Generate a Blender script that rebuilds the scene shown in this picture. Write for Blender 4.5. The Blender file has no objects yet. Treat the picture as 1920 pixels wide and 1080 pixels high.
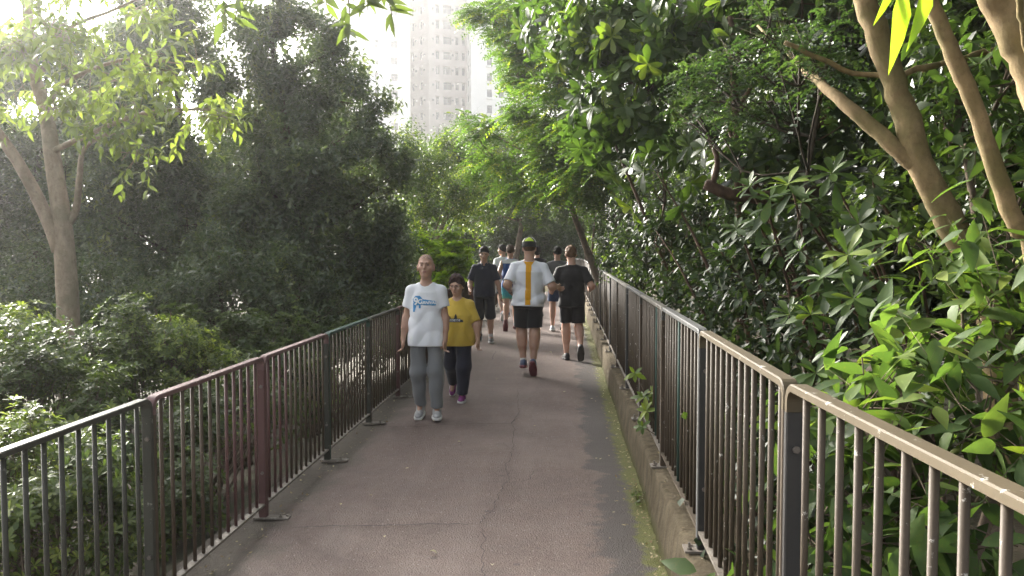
import bpy, bmesh, math, random
import numpy as np
from mathutils import Vector, Matrix
from mathutils.bvhtree import BVHTree

R = math.radians
rng = np.random.default_rng(7)
random.seed(7)
S = bpy.context.scene
COL = S.collection

# ------------------------------------------------------------------ camera
CAM_H = 1.75
FPX = 1580.0                      # focal length in pixels of the 1920 px wide photograph
cam_d = bpy.data.cameras.new('camera')
cam = bpy.data.objects.new('camera', cam_d)
COL.objects.link(cam)
cam.location = (0, 0, CAM_H)
cam.rotation_euler = (R(90 - 2.75), 0, R(3.48))
cam_d.sensor_width = 36
cam_d.lens = FPX / 1920 * 36
cam_d.clip_start = 0.05
cam_d.clip_end = 3000
S.camera = cam
CAM_M = np.array(cam.rotation_euler.to_matrix())

# ------------------------------------------------------------------ sky, sun, exposure
SUN_EL, SUN_AZ = R(22), R(-43)    # azimuth measured from the path direction, to the left
W = bpy.data.worlds.new('World')
S.world = W
W.use_nodes = True
wn, wl = W.node_tree.nodes, W.node_tree.links
for n in list(wn):
    wn.remove(n)
sky = wn.new('ShaderNodeTexSky')
sky.sky_type = 'NISHITA'
sky.sun_disc = False
sky.sun_elevation = SUN_EL
sky.sun_rotation = SUN_AZ
sky.air_density = 1.0
sky.dust_density = 6.0
sky.ozone_density = 1.0
hs = wn.new('ShaderNodeHueSaturation')
hs.inputs['Saturation'].default_value = 0.3
bg = wn.new('ShaderNodeBackground')
bg.inputs['Strength'].default_value = 0.15
wo = wn.new('ShaderNodeOutputWorld')
wl.new(sky.outputs[0], hs.inputs['Color'])
wl.new(hs.outputs[0], bg.inputs[0])
wl.new(bg.outputs[0], wo.inputs[0])

sun_dir = Vector((math.sin(SUN_AZ) * math.cos(SUN_EL), math.cos(SUN_AZ) * math.cos(SUN_EL), math.sin(SUN_EL)))
sd = bpy.data.lights.new('sun', 'SUN')
sd.energy = 5.0
sd.angle = R(11)
sd.color = (1.0, 0.95, 0.87)
sun = bpy.data.objects.new('sun', sd)
COL.objects.link(sun)
sun.rotation_euler = (-sun_dir).to_track_quat('-Z', 'Y').to_euler()

S.view_settings.view_transform = 'Standard'
S.view_settings.look = 'None'
S.view_settings.gamma = 1
S.view_settings.use_curve_mapping = False
S.view_settings.exposure = 1.95

S.render.engine = 'CYCLES'
cy = S.cycles
cy.use_denoising = True
try:
    cy.denoiser = 'OPENIMAGEDENOISE'
except Exception:
    pass
cy.max_bounces = 6
cy.diffuse_bounces = 3
cy.glossy_bounces = 2
cy.transmission_bounces = 4
cy.volume_bounces = 1
cy.transparent_max_bounces = 4
cy.sample_clamp_indirect = 6
cy.use_adaptive_sampling = True
cy.adaptive_threshold = 0.02

# ------------------------------------------------------------------ helpers
def ray(px, py):
    return CAM_M @ np.array([(px - 960) / FPX, -(py - 540) / FPX, -1.0])

def P(px, py, Y):
    """world point at depth Y (metres along the path) seen at that place of the photograph"""
    d = ray(px, py)
    t = Y / d[1]
    return np.array([d[0] * t, Y, CAM_H + d[2] * t])

def project(p):
    q = (np.asarray(p, float) - np.array([0, 0, CAM_H])) @ CAM_M
    z = np.maximum(-q[:, 2], 1e-3)
    return q[:, 0] / z * FPX + 960, -q[:, 1] / z * FPX + 540, -q[:, 2]

def nrm(a):
    a = np.asarray(a, float)
    return a / np.maximum(np.linalg.norm(a, axis=-1, keepdims=True), 1e-9)

def curve_off(y):
    y = np.asarray(y, float)
    return -0.025 * np.maximum(y - 27.0, 0) ** 2

def tag(o, label=None, cat=None, group=None, kind=None):
    if label: o['label'] = label
    if cat: o['category'] = cat
    if group: o['group'] = group
    if kind: o['kind'] = kind
    return o

def empty(name, loc=(0, 0, 0), rz=0.0):
    o = bpy.data.objects.new(name, None)
    o.empty_display_size = 0.1
    COL.objects.link(o)
    o.location = loc
    o.rotation_euler = (0, 0, rz)
    return o

def link(name, me, mat=None, parent=None, loc=None):
    o = bpy.data.objects.new(name, me)
    COL.objects.link(o)
    if mat is not None and not me.materials:
        me.materials.append(mat)
    if parent is not None:
        o.parent = parent
    if loc is not None:
        o.location = loc
    return o

def mesh_np(name, verts, tris=None, quads=None, smooth=False, v=None):
    """mesh from numpy arrays of triangles and quads"""
    me = bpy.data.meshes.new(name)
    verts = np.asarray(verts, np.float32)
    nt = 0 if tris is None else len(tris)
    nq = 0 if quads is None else len(quads)
    me.vertices.add(len(verts))
    me.vertices.foreach_set('co', verts.ravel())
    loops = []
    if nt: loops.append(np.asarray(tris, np.int32).ravel())
    if nq: loops.append(np.asarray(quads, np.int32).ravel())
    loops = np.concatenate(loops)
    me.loops.add(len(loops))
    me.loops.foreach_set('vertex_index', loops)
    me.polygons.add(nt + nq)
    st = np.concatenate([np.arange(nt) * 3, nt * 3 + np.arange(nq) * 4]).astype(np.int32)
    me.polygons.foreach_set('loop_start', st)
    if smooth:
        me.polygons.foreach_set('use_smooth', np.ones(nt + nq, bool))
    if v is not None:
        at = me.attributes.new('v', 'FLOAT', 'POINT')
        at.data.foreach_set('value', np.asarray(v, np.float32))
    me.update(calc_edges=True)
    return me

class MB:
    """collects boxes, tubes, sheets into one mesh"""
    def __init__(s):
        s.v, s.f = [], []
    def add(s, vs, fs):
        b = len(s.v)
        s.v += [tuple(map(float, x)) for x in vs]
        s.f += [tuple(b + i for i in f) for f in fs]
        return s
    def box(s, x0, x1, y0, y1, z0, z1):
        return s.add([(x0, y0, z0), (x1, y0, z0), (x1, y1, z0), (x0, y1, z0), (x0, y0, z1), (x1, y0, z1), (x1, y1, z1), (x0, y1, z1)],
                     [(3, 2, 1, 0), (4, 5, 6, 7), (0, 1, 5, 4), (1, 2, 6, 5), (2, 3, 7, 6), (3, 0, 4, 7)])
    def tube(s, pts, rad, n=8, cap=True, wob=0.0):
        pts = np.asarray(pts, float)
        k = len(pts)
        rad = np.broadcast_to(np.asarray(rad, float), (k,))
        d = nrm(np.gradient(pts, axis=0))
        u = np.cross(d[0], [0.3, 0.9, 0.1])
        if np.linalg.norm(u) < 1e-3:
            u = np.cross(d[0], [1, 0, 0])
        u = nrm(u)
        vs = []
        for i in range(k):
            u = nrm(u - d[i] * np.dot(u, d[i]))
            w = np.cross(d[i], u)
            for j in range(n):
                a = 2 * math.pi * j / n
                r = rad[i] * (1 + wob * (random.random() - .5))
                vs.append(pts[i] + r * (math.cos(a) * u + math.sin(a) * w))
        fs = []
        for i in range(k - 1):
            for j in range(n):
                fs.append((i * n + j, i * n + (j + 1) % n, (i + 1) * n + (j + 1) % n, (i + 1) * n + j))
        if cap:
            fs.append(tuple(reversed(range(n))))
            fs.append(tuple((k - 1) * n + j for j in range(n)))
        return s.add(vs, fs)
    def mesh(s, name, smooth=False):
        me = bpy.data.meshes.new(name)
        me.from_pydata(s.v, [], s.f)
        if smooth:
            me.polygons.foreach_set('use_smooth', np.ones(len(me.polygons), bool))
        me.update()
        return me
    def build(s, name, mat, parent=None, smooth=False, loc=None):
        return link(name, s.mesh(name, smooth), mat, parent, loc)

def spline(pts, n):
    """smooth curve through the points (Catmull-Rom)"""
    p = np.asarray(pts, float)
    if len(p) == 2:
        t = np.linspace(0, 1, n)[:, None]
        return p[0] * (1 - t) + p[1] * t
    q = np.vstack([2 * p[0] - p[1], p, 2 * p[-1] - p[-2]])
    out = []
    for t in np.linspace(0, len(p) - 1 - 1e-6, n):
        i = int(t); f = t - i
        a, b, c, d = q[i], q[i + 1], q[i + 2], q[i + 3]
        out.append(.5 * ((2 * b) + (-a + c) * f + (2 * a - 5 * b + 4 * c - d) * f * f + (-a + 3 * b - 3 * c + d) * f ** 3))
    return np.array(out)

# ------------------------------------------------------------------ materials
def new_mat(name):
    m = bpy.data.materials.new(name)
    m.use_nodes = True
    nt = m.node_tree
    return m, nt.nodes, nt.links, nt.nodes['Principled BSDF']

def _noise(N, L, scale, detail=4, rough=.6, vec=None, dim='3D'):
    n = N.new('ShaderNodeTexNoise')
    n.inputs['Scale'].default_value = scale
    n.inputs['Detail'].default_value = detail
    n.inputs['Roughness'].default_value = rough
    if vec is not None:
        L.new(vec, n.inputs['Vector'])
    return n

def _ramp(N, L, src, stops, interp='LINEAR'):
    r = N.new('ShaderNodeValToRGB')
    r.color_ramp.interpolation = interp
    while len(r.color_ramp.elements) > len(stops):
        r.color_ramp.elements.remove(r.color_ramp.elements[-1])
    while len(r.color_ramp.elements) < len(stops):
        r.color_ramp.elements.new(1)
    for e, (p, c) in zip(r.color_ramp.elements, stops):
        e.position = p
        e.color = (*c, 1) if len(c) == 3 else c
    if src is not None:
        L.new(src, r.inputs[0])
    return r

def _mix(N, L, fac, a, b, mode='MIX'):
    m = N.new('ShaderNodeMix')
    m.data_type = 'RGBA'
    m.blend_type = mode
    for sock, val in ((m.inputs[0], fac), (m.inputs[6], a), (m.inputs[7], b)):
        if hasattr(val, 'is_linked') or hasattr(val, 'links'):
            L.new(val, sock)
        elif isinstance(val, (int, float)):
            sock.default_value = val
        else:
            sock.default_value = (*val, 1)
    return m.outputs[2]

def _math(N, L, op, a, b=None, clamp=False):
    m = N.new('ShaderNodeMath')
    m.operation = op
    m.use_clamp = clamp
    for i, val in enumerate((a, b)):
        if val is None: continue
        if isinstance(val, (int, float)):
            m.inputs[i].default_value = val
        else:
            L.new(val, m.inputs[i])
    return m.outputs[0]

def _bump(N, L, B, h, strength=.3, dist=.01):
    b = N.new('ShaderNodeBump')
    b.inputs['Strength'].default_value = strength
    b.inputs['Distance'].default_value = dist
    L.new(h, b.inputs['Height'])
    L.new(b.outputs[0], B.inputs['Normal'])
    return b

def _coord(N, which='Object'):
    return N.new('ShaderNodeTexCoord').outputs[which]

def mat_simple(name, col, rough=.6, var=.12, scale=20, bump=.15, bscale=None, metallic=0, bdist=.004, spec=.5):
    m, N, L, B = new_mat(name)
    co = _coord(N)
    n = _noise(N, L, scale, 5, .6, co)
    lo = tuple(c * (1 - var) for c in col); hi = tuple(min(1, c * (1 + var)) for c in col)
    r = _ramp(N, L, n.outputs[0], [(.3, lo), (.7, hi)])
    L.new(r.outputs[0], B.inputs['Base Color'])
    B.inputs['Roughness'].default_value = rough
    B.inputs['Metallic'].default_value = metallic
    B.inputs['Specular IOR Level'].default_value = spec
    if bump:
        n2 = _noise(N, L, bscale or scale * 2, 6, .65, co)
        _bump(N, L, B, n2.outputs[0], bump, bdist)
    return m

def mat_leaf(name, stops, rough=.38, trans=.3, spec=.5, tcol=1.6):
    """leaf: colour by the per-leaf attribute v, glossy top, light shining through"""
    m, N, L, B = new_mat(name)
    a = N.new('ShaderNodeAttribute'); a.attribute_name = 'v'
    r = _ramp(N, L, a.outputs['Fac'], stops)
    geo = N.new('ShaderNodeNewGeometry')
    n = _noise(N, L, 9, 4, .65, geo.outputs['Position'])
    c = _mix(N, L, _math(N, L, 'MULTIPLY', n.outputs[0], .5), r.outputs[0], tuple(.5 * x for x in stops[0][1]))
    n2 = _noise(N, L, 55, 4, .7, geo.outputs['Position'])
    c = _mix(N, L, _math(N, L, 'MULTIPLY', _ramp(N, L, n2.outputs[0], [(.56, (0, 0, 0)), (.72, (1, 1, 1))]).outputs[0], .45), c, (.15, .125, .04))
    L.new(c, B.inputs['Base Color'])
    B.inputs['Roughness'].default_value = rough
    B.inputs['Specular IOR Level'].default_value = spec
    t = N.new('ShaderNodeBsdfTranslucent')
    tc = _mix(N, L, 1.0, c, (tcol * 1.1, tcol * 1.25, tcol * .45), 'MULTIPLY')
    L.new(tc, t.inputs['Color'])
    ms = N.new('ShaderNodeMixShader')
    ms.inputs[0].default_value = trans
    L.new(B.outputs[0], ms.inputs[1])
    L.new(t.outputs[0], ms.inputs[2])
    L.new(ms.outputs[0], N['Material Output'].inputs['Surface'])
    return m

def mat_bark(name, a, b, scale=14, moss=None):
    m, N, L, B = new_mat(name)
    co = _coord(N)
    mp = N.new('ShaderNodeMapping'); mp.inputs['Scale'].default_value = (1, 1, .35)
    L.new(co, mp.inputs[0])
    n = _noise(N, L, scale, 7, .65, mp.outputs[0])
    r = _ramp(N, L, n.outputs[0], [(.3, a), (.68, b)])
    c = r.outputs[0]
    n2 = _noise(N, L, 4, 4, .6, co)
    c = _mix(N, L, _math(N, L, 'MULTIPLY', _ramp(N, L, n2.outputs[0], [(.45, (0, 0, 0)), (.62, (1, 1, 1))]).outputs[0], .6), c, moss or tuple(x * .55 for x in a))
    n4 = _noise(N, L, scale * 2.3, 6, .75, co)
    c = _mix(N, L, _math(N, L, 'MULTIPLY', _ramp(N, L, n4.outputs[0], [(.50, (0, 0, 0)), (.66, (1, 1, 1))]).outputs[0], .4), c, tuple(x * .5 for x in a))
    L.new(c, B.inputs['Base Color'])
    B.inputs['Roughness'].default_value = .9
    B.inputs['Specular IOR Level'].default_value = .25
    n3 = _noise(N, L, scale * 3, 7, .75, mp.outputs[0])
    mr = N.new('ShaderNodeMapping'); mr.inputs['Scale'].default_value = (.4, .4, 3.2); L.new(co, mr.inputs[0])
    n5 = _noise(N, L, scale, 5, .6, mr.outputs[0])
    _bump(N, L, B, _math(N, L, 'ADD', n3.outputs[0], _math(N, L, 'MULTIPLY', n5.outputs[0], .6)), .45, .010)
    return m
# ================================================================== terrain
XL, XR = -1.933, 0.66             # the two fence lines
ZK = 0.313                        # top of the kerb on the right

def gz(x, y):
    x = np.asarray(x, float) - curve_off(np.minimum(y, 60)); y = np.asarray(y, float)
    l = np.maximum(-2.15 - x, 0)
    r = np.maximum(x - 0.95, 0)
    z = -0.06 - 0.55 * np.minimum(l / 1.2, 1) - 0.12 * np.clip(l - 1.2, 0, 8)
    z = z + np.where(x > 0.95, 0.16 + 0.22 * np.minimum(r, 9), 0)
    z = z + (np.sin(x * 1.7 + y * .9) * .05 + np.sin(x * .6 - y * .53) * .09) * np.clip(np.maximum(l, r), 0, 1)
    far = np.clip((y - 45) / 40, 0, 1)
    return z * (1 - far) - 3.0 * far

gx = np.concatenate([-np.geomspace(300, 6, 18), np.linspace(-5.6, -2.3, 16), [-2.16, -1.5, -.5, .4, .94], np.linspace(1.0, 6, 24), np.geomspace(6.6, 300, 18)])
gy = np.concatenate([[-40, -15, -6], np.linspace(-3, 50, 110), np.geomspace(52, 400, 20)])
GX, GY = np.meshgrid(gx, gy, indexing='ij')
offs = np.where(GY < 60, curve_off(np.minimum(GY, 60)), 0) * (np.abs(GX) < 8)
GZ = gz(GX + offs, GY)
nx_, ny_ = GX.shape
idx = np.arange(nx_ * ny_).reshape(nx_, ny_)
q = np.stack([idx[:-1, :-1], idx[1:, :-1], idx[1:, 1:], idx[:-1, 1:]], -1).reshape(-1, 4)
m, N, L, B = new_mat('soil')
co = _coord(N)
n1 = _noise(N, L, 2.2, 6, .65, co); n2 = _noise(N, L, 26, 6, .7, co)
c = _mix(N, L, n2.outputs[0], (.035, .026, .018), (.11, .085, .055))
c = _mix(N, L, _ramp(N, L, n1.outputs[0], [(.45, (0, 0, 0)), (.6, (1, 1, 1))]).outputs[0], c, (.045, .05, .022))
L.new(c, B.inputs['Base Color']); B.inputs['Roughness'].default_value = .95
_bump(N, L, B, n2.outputs[0], .8, .03)
M_SOIL = m
g = link('ground', mesh_np('ground', np.stack([GX + offs, GY, GZ], -1).reshape(-1, 3), quads=q, smooth=True), M_SOIL)
tag(g, 'dark leaf littered soil on both sides of the path', kind='structure')

# ================================================================== path
py_ = np.concatenate([np.arange(-3, 14, .1), np.arange(14, 46, .3)])
pu = np.array([-2.14, -2.05, -1.9, -1.8, -1.7, -1.5, -1.1, -.7, -.3, .1, .3, .42, .5, .6])
PU, PY = np.meshgrid(pu, py_, indexing='ij')
PZ = 0.006 * np.sin(PY * 1.1 + PU * 2) - .012 * np.clip((PU - .25) / .3, 0, 1) - .02 * np.clip((-1.72 - PU) / .2, 0, 1)
PZ = PZ + rng.normal(0, .0025, PZ.shape)
nx_, ny_ = PU.shape
idx = np.arange(nx_ * ny_).reshape(nx_, ny_)
q = np.stack([idx[:-1, :-1], idx[1:, :-1], idx[1:, 1:], idx[:-1, 1:]], -1).reshape(-1, 4)
m, N, L, B = new_mat('red_asphalt')
co = _coord(N)
at = N.new('ShaderNodeAttribute'); at.attribute_name = 'v'
u = at.outputs['Fac']
big = _noise(N, L, .9, 5, .6, co)
med = _noise(N, L, 5.5, 6, .65, co)
fine = _noise(N, L, 130, 3, .7, co)
vor = N.new('ShaderNodeTexVoronoi'); vor.inputs['Scale'].default_value = 95; L.new(co, vor.inputs[0])
base = _ramp(N, L, big.outputs[0], [(.32, (.108, .073, .060)), (.5, (.140, .099, .083)), (.68, (.172, .127, .108))]).outputs[0]
base = _mix(N, L, _math(N, L, 'MULTIPLY', _ramp(N, L, med.outputs[0], [(.42, (0, 0, 0)), (.7, (1, 1, 1))]).outputs[0], .45), base, (.105, .082, .074))
base = _mix(N, L, _ramp(N, L, vor.outputs['Distance'], [(.08, (1, 1, 1)), (.2, (0, 0, 0))]).outputs[0], base, _mix(N, L, vor.outputs['Color'], (.11, .09, .08), (.33, .29, .27)))
g18 = _noise(N, L, 22, 5, .75, co)
base = _mix(N, L, _math(N, L, 'MULTIPLY', _ramp(N, L, g18.outputs[0], [(.50, (0, 0, 0)), (.66, (1, 1, 1))]).outputs[0], .38), base, (.195, .155, .135))
base = _mix(N, L, _math(N, L, 'MULTIPLY', _ramp(N, L, g18.outputs[0], [(.34, (1, 1, 1)), (.46, (0, 0, 0))]).outputs[0], .4), base, (.078, .056, .047))
vg = N.new('ShaderNodeTexVoronoi'); vg.inputs['Scale'].default_value = 2.7; L.new(co, vg.inputs[0])
base = _mix(N, L, _math(N, L, 'MULTIPLY', _ramp(N, L, vg.outputs['Distance'], [(.045, (1, 1, 1)), (.075, (0, 0, 0))]).outputs[0], .6), base, (.05, .038, .034))
vf = N.new('ShaderNodeTexVoronoi'); vf.inputs['Scale'].default_value = 34; L.new(co, vf.inputs[0])
base = _mix(N, L, _math(N, L, 'MULTIPLY', _ramp(N, L, vf.outputs['Distance'], [(.10, (1, 1, 1)), (.2, (0, 0, 0))]).outputs[0], _ramp(N, L, vf.outputs['Color'], [(.62, (0, 0, 0)), (.7, (1, 1, 1))]).outputs[0]), base, (.32, .28, .25))
# pale streaks worn lengthwise by feet
mp = N.new('ShaderNodeMapping'); mp.inputs['Scale'].default_value = (2.4, .22, 1); L.new(co, mp.inputs[0])
st = _noise(N, L, 1.6, 5, .6, mp.outputs[0])
base = _mix(N, L, _math(N, L, 'MULTIPLY', _ramp(N, L, st.outputs[0], [(.5, (0, 0, 0)), (.68, (1, 1, 1))]).outputs[0], .45), base, (.185, .143, .126))
wob = _math(N, L, 'MULTIPLY', _math(N, L, 'SUBTRACT', _noise(N, L, 1.9, 6, .68, co).outputs[0], .5), .75)
uw = _math(N, L, 'ADD', u, wob)
damp = _ramp(N, L, uw, [(.20, (0, 0, 0)), (.27, (1, 1, 1))]).outputs[0]
base = _mix(N, L, _math(N, L, 'MULTIPLY', damp, .82), base, (.062, .055, .050))
wob2 = _math(N, L, 'MULTIPLY', _math(N, L, 'SUBTRACT', _noise(N, L, 7, 6, .75, co).outputs[0], .5), .38)
um = _math(N, L, 'ADD', u, wob2)
moss = _ramp(N, L, um, [(.435, (0, 0, 0)), (.49, (1, 1, 1))]).outputs[0]
mossc = _mix(N, L, _noise(N, L, 40, 5, .7, co).outputs[0], (.055, .05, .018), (.17, .18, .03))
base = _mix(N, L, _math(N, L, 'MULTIPLY', moss, .95), base, mossc)
# dirt along the left edge
wob3 = _math(N, L, 'MULTIPLY', _math(N, L, 'SUBTRACT', _noise(N, L, 2.6, 6, .7, co).outputs[0], .5), .42)
ul = _math(N, L, 'ADD', _math(N, L, 'MULTIPLY', u, -.5), wob3)
dirt = _ramp(N, L, ul, [(.82, (0, 0, 0)), (.92, (1, 1, 1))]).outputs[0]
dirtc = _mix(N, L, _noise(N, L, 30, 5, .7, co).outputs[0], (.045, .036, .028), (.15, .125, .095))
base = _mix(N, L, dirt, base, dirtc)
L.new(base, B.inputs['Base Color'])
B.inputs['Roughness'].default_value = .8
h = _math(N, L, 'ADD', _math(N, L, 'MULTIPLY', fine.outputs[0], .6), _math(N, L, 'MULTIPLY', vor.outputs['Distance'], .8))
_bump(N, L, B, h, .8, .01)
M_PATH = m
path = link('path', mesh_np('path', np.stack([PU + curve_off(PY), PY, PZ], -1).reshape(-1, 3), quads=q, smooth=True, v=PU.ravel()), M_PATH)
tag(path, 'reddish brown cracked asphalt footpath between the two railings', kind='structure')

M_CRACK = mat_simple('crack_dark', (.035, .028, .025), .95, .3, 60, 0)
def G(px, py, z=0.0):
    d = ray(px, py)
    t = (z - CAM_H) / d[2]
    return np.array([d[0] * t, d[1] * t, z])
def c8(x, y):
    return G(400 + x / 2.1333, 640 + y / 2.1333)
cracks = [
    ([(300, 757), (380, 750), (650, 742), (870, 733), (1060, 735)], .011),
    ([(1060, 735), (1085, 700), (1115, 680), (1130, 630), (1150, 575), (1185, 555), (1170, 500), (1195, 440), (1200, 350), (1190, 330), (1215, 290), (1220, 180)], .0045),
    ([(1060, 735), (1080, 790), (1060, 880), (1068, 930), (1060, 1000)], .004),
    ([(680, 345), (800, 344), (960, 338), (1185, 336), (1210, 315)], .011),
    ([(900, 155), (1050, 154), (1200, 150)], .012),
    ([(1030, 45), (1130, 42), (1115, 78)], .014),
    ([(1150, 575), (1260, 560), (1290, 520)], .004),
    ([(1195, 440), (1160, 410), (1120, 420)], .005),
]
for pts, w in cracks:
    p = np.array([c8(*a) for a in pts])
    n = max(8, int(np.linalg.norm(np.diff(p, axis=0), axis=1).sum() / .035))
    s_ = np.linspace(0, len(p) - 1, n)
    p = np.stack([np.interp(s_, np.arange(len(p)), p[:, k]) for k in range(3)], -1)
    p[:, :2] += rng.normal(0, .006, (n, 2)) + np.cumsum(rng.normal(0, .0025, (n, 2)), 0)
    d = nrm(np.gradient(p, axis=0))
    side = np.stack([-d[:, 1], d[:, 0], 0 * d[:, 0]], -1)
    ww = w * (0.35 + .65 * rng.random(n)) * np.clip(np.minimum(np.arange(n), n - 1 - np.arange(n)) / 3, .1, 1)
    zz = np.array([0, 0, 1.0]) * (.010 + .006 * np.sin(p[:, 1:2] * 1.1 + p[:, 0:1] * 2))
    a_, b_ = p + side * ww[:, None] * .5 + zz, p - side * ww[:, None] * .5 + zz
    i = np.arange(n - 1)
    link('crack', mesh_np('crack', np.vstack([a_, b_]), quads=np.stack([i, i + 1, i + 1 + n, i + n], -1)), M_CRACK, path)

def near_off(y):
    return .055 * np.maximum(2.46 - np.asarray(y, float), 0)

# ================================================================== kerb under the right railing
ky = np.concatenate([np.arange(-3, 12, .06), np.arange(12, 50, .3)])
prof = [(.567, -.1), (.568, .02), (.575, .12), (.583, .22), (.590, .295), (.603, .312), (.66, .313), (.74, .311), (.82, .313), (.93, .309), (.95, .29), (.95, -.3)]
KV = np.zeros((len(prof), len(ky), 3))
for i, (x, z) in enumerate(prof):
    KV[i, :, 0] = x + curve_off(ky) + near_off(ky) * (i > 4) + rng.normal(0, .0035, len(ky)) + .006 * np.sin(ky * 2.1 + i)
    KV[i, :, 1] = ky
    KV[i, :, 2] = z + rng.normal(0, .003, len(ky))
idx = np.arange(len(prof) * len(ky)).reshape(len(prof), len(ky))
q = np.stack([idx[:-1, :-1], idx[:-1, 1:], idx[1:, 1:], idx[1:, :-1]], -1).reshape(-1, 4)
m, N, L, B = new_mat('old_concrete')
co = _coord(N)
mp = N.new('ShaderNodeMapping'); mp.inputs['Scale'].default_value = (1, 1, .13); L.new(co, mp.inputs[0])
st = _noise(N, L, 16, 6, .7, mp.outputs[0])
n2 = _noise(N, L, 5, 6, .7, co); n3 = _noise(N, L, 70, 5, .7, co)
c = _ramp(N, L, st.outputs[0], [(.3, (.048, .037, .023)), (.5, (.130, .103, .066)), (.72, (.215, .178, .120))]).outputs[0]
c = _mix(N, L, _math(N, L, 'MULTIPLY', _ramp(N, L, n2.outputs[0], [(.42, (0, 0, 0)), (.66, (1, 1, 1))]).outputs[0], .65), c, (.040, .032, .016))
c = _mix(N, L, _math(N, L, 'MULTIPLY', n3.outputs[0], .5), c, (.15, .122, .078))
sep = N.new('ShaderNodeSeparateXYZ'); L.new(co, sep.inputs[0])
zz_ = _math(N, L, 'ADD', sep.outputs[2], _math(N, L, 'MULTIPLY', n2.outputs[0], .16))
c = _mix(N, L, _math(N, L, 'MULTIPLY', _ramp(N, L, zz_, [(.09, (1, 1, 1)), (.16, (0, 0, 0))]).outputs[0], .75), c, (.085, .088, .028))
L.new(c, B.inputs['Base Color']); B.inputs['Roughness'].default_value = .95; B.inputs['Specular IOR Level'].default_value = .2
_bump(N, L, B, _math(N, L, 'ADD', n3.outputs[0], n2.outputs[0]), 1.0, .03)
kerb = link('kerb', mesh_np('kerb', KV.reshape(-1, 3), quads=q, smooth=True), m)
tag(kerb, 'weathered concrete kerb wall with streaks under the right railing', kind='structure')

# ================================================================== railings
def mat_paint(name, col, chip, amount, rough=.62):
    m, N, L, B = new_mat(name)
    geo = N.new('ShaderNodeNewGeometry')
    co = geo.outputs['Position']
    n = _noise(N, L, 3.5, 5, .6, co)
    c = _mix(N, L, n.outputs[0], tuple(x * .72 for x in col), tuple(x * 1.25 for x in col))
    k = _noise(N, L, 21, 6, .72, co)
    msk = _ramp(N, L, k.outputs[0], [(1 - amount, (0, 0, 0)), (1 - amount + .03, (1, 1, 1))]).outputs[0]
    c = _mix(N, L, msk, c, chip)
    k2 = _noise(N, L, 60, 5, .7, co)
    c = _mix(N, L, _math(N, L, 'MULTIPLY', _ramp(N, L, k2.outputs[0], [(.55, (0, 0, 0)), (.75, (1, 1, 1))]).outputs[0], .35), c, tuple(x * .5 for x in col))
    L.new(c, B.inputs['Base Color'])
    B.inputs['Roughness'].default_value = rough
    B.inputs['Specular IOR Level'].default_value = .3
    _bump(N, L, B, k.outputs[0], .35, .002)
    return m
PT = {
    'taupe': mat_paint('taupe_paint', (0.071, 0.054, 0.037), (.40, .38, .34), .36),
    'tan': mat_paint('tan_rail_paint', (0.081, 0.063, 0.037), (.55, .53, .48), .37),
    'grey': mat_paint('grey_paint', (0.073, 0.074, 0.071), (.24, .24, .23), .39),
    'greyrail': mat_paint('grey_rail_paint', (0.091, 0.084, 0.068), (.42, .41, .37), .39),
    'maroon': mat_paint('maroon_paint', (.108, .056, .052), (.20, .12, .10), .36),
    'maroonrail': mat_paint('maroon_rail_paint', (0.140, 0.081, 0.078), (.32, .24, .22), .40),
    'brown': mat_paint('brown_paint', (0.076, 0.055, 0.037), (.24, .19, .14), .36),
    'green': mat_paint('green_paint', (0.032, 0.068, 0.054), (.15, .19, .16), .36),
    'dgreen': mat_paint('dark_green_grey_paint', (0.051, 0.050, 0.039), (.18, .18, .15), .36),
    'shadedpost': mat_paint('shaded_post_paint', (0.043, 0.041, 0.039), (.14, .14, .13), .28),  # post colour darkened to carry the unlit side that faces the camera
    'lightgrey': mat_paint('light_grey_paint', (0.134, 0.138, 0.137), (.30, .30, .29), .40),
    'plate': mat_paint('galvanised_plate', (0.171, 0.148, 0.123), (.25, .23, .20), .44),
    'bolt': mat_simple('bolt_steel', (.16, .14, .125), .45, .3, 40, .2, metallic=.6),
}
RH = 1.053                        # height of a panel from its feet
TH, WD = .022, .048

def frame_mesh(Ln, name, part):
    """inverted U of rectangular bar with rounded shoulders, standing on y = 0..Ln"""
    r, t = .045, TH / 2
    pts, nrm_ = [], []
    def add(y, z, ny, nz): pts.append((y, z)); nrm_.append((ny, nz))
    zj = RH - r - t - .03
    if part == 'post':
        add(t, 0.0, -1, 0); add(t, zj - .001, -1, 0)
    if part == 'rail': add(t, zj, -1, 0)
    for a in np.linspace(0, 90, 7) if part == 'rail' else ():
        add(t + r - r * math.cos(R(a)), RH - t - r + r * math.sin(R(a)), -math.cos(R(a)), math.sin(R(a)))
    for a in np.linspace(90, 180, 7) if part == 'rail' else ():
        add(Ln - t - r - r * math.cos(R(a)), RH - t - r + r * math.sin(R(a)), -math.cos(R(a)), math.sin(R(a)))
    if part == 'rail': add(Ln - t, zj, 1, 0)
    b = MB(); vs = []
    ch = .004
    for (y, z), (ny, nz) in zip(pts, nrm_):
        for dx, dn in ((-WD / 2, -t), (-WD / 2, t - ch), (-WD / 2 + ch, t), (WD / 2 - ch, t), (WD / 2, t - ch), (WD / 2, -t)):
            vs.append((dx, y + ny * dn, z + nz * dn))
    k = 6; fs = []
    for i in range(len(pts) - 1):
        for j in range(k):
            fs.append((i * k + j, (i + 1) * k + j, (i + 1) * k + (j + 1) % k, i * k + (j + 1) % k))
    fs.append(tuple(range(k))); fs.append(tuple(reversed([(len(pts) - 1) * k + j for j in range(k)])))
    b.add(vs, fs)
    return b.mesh(name)

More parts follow.
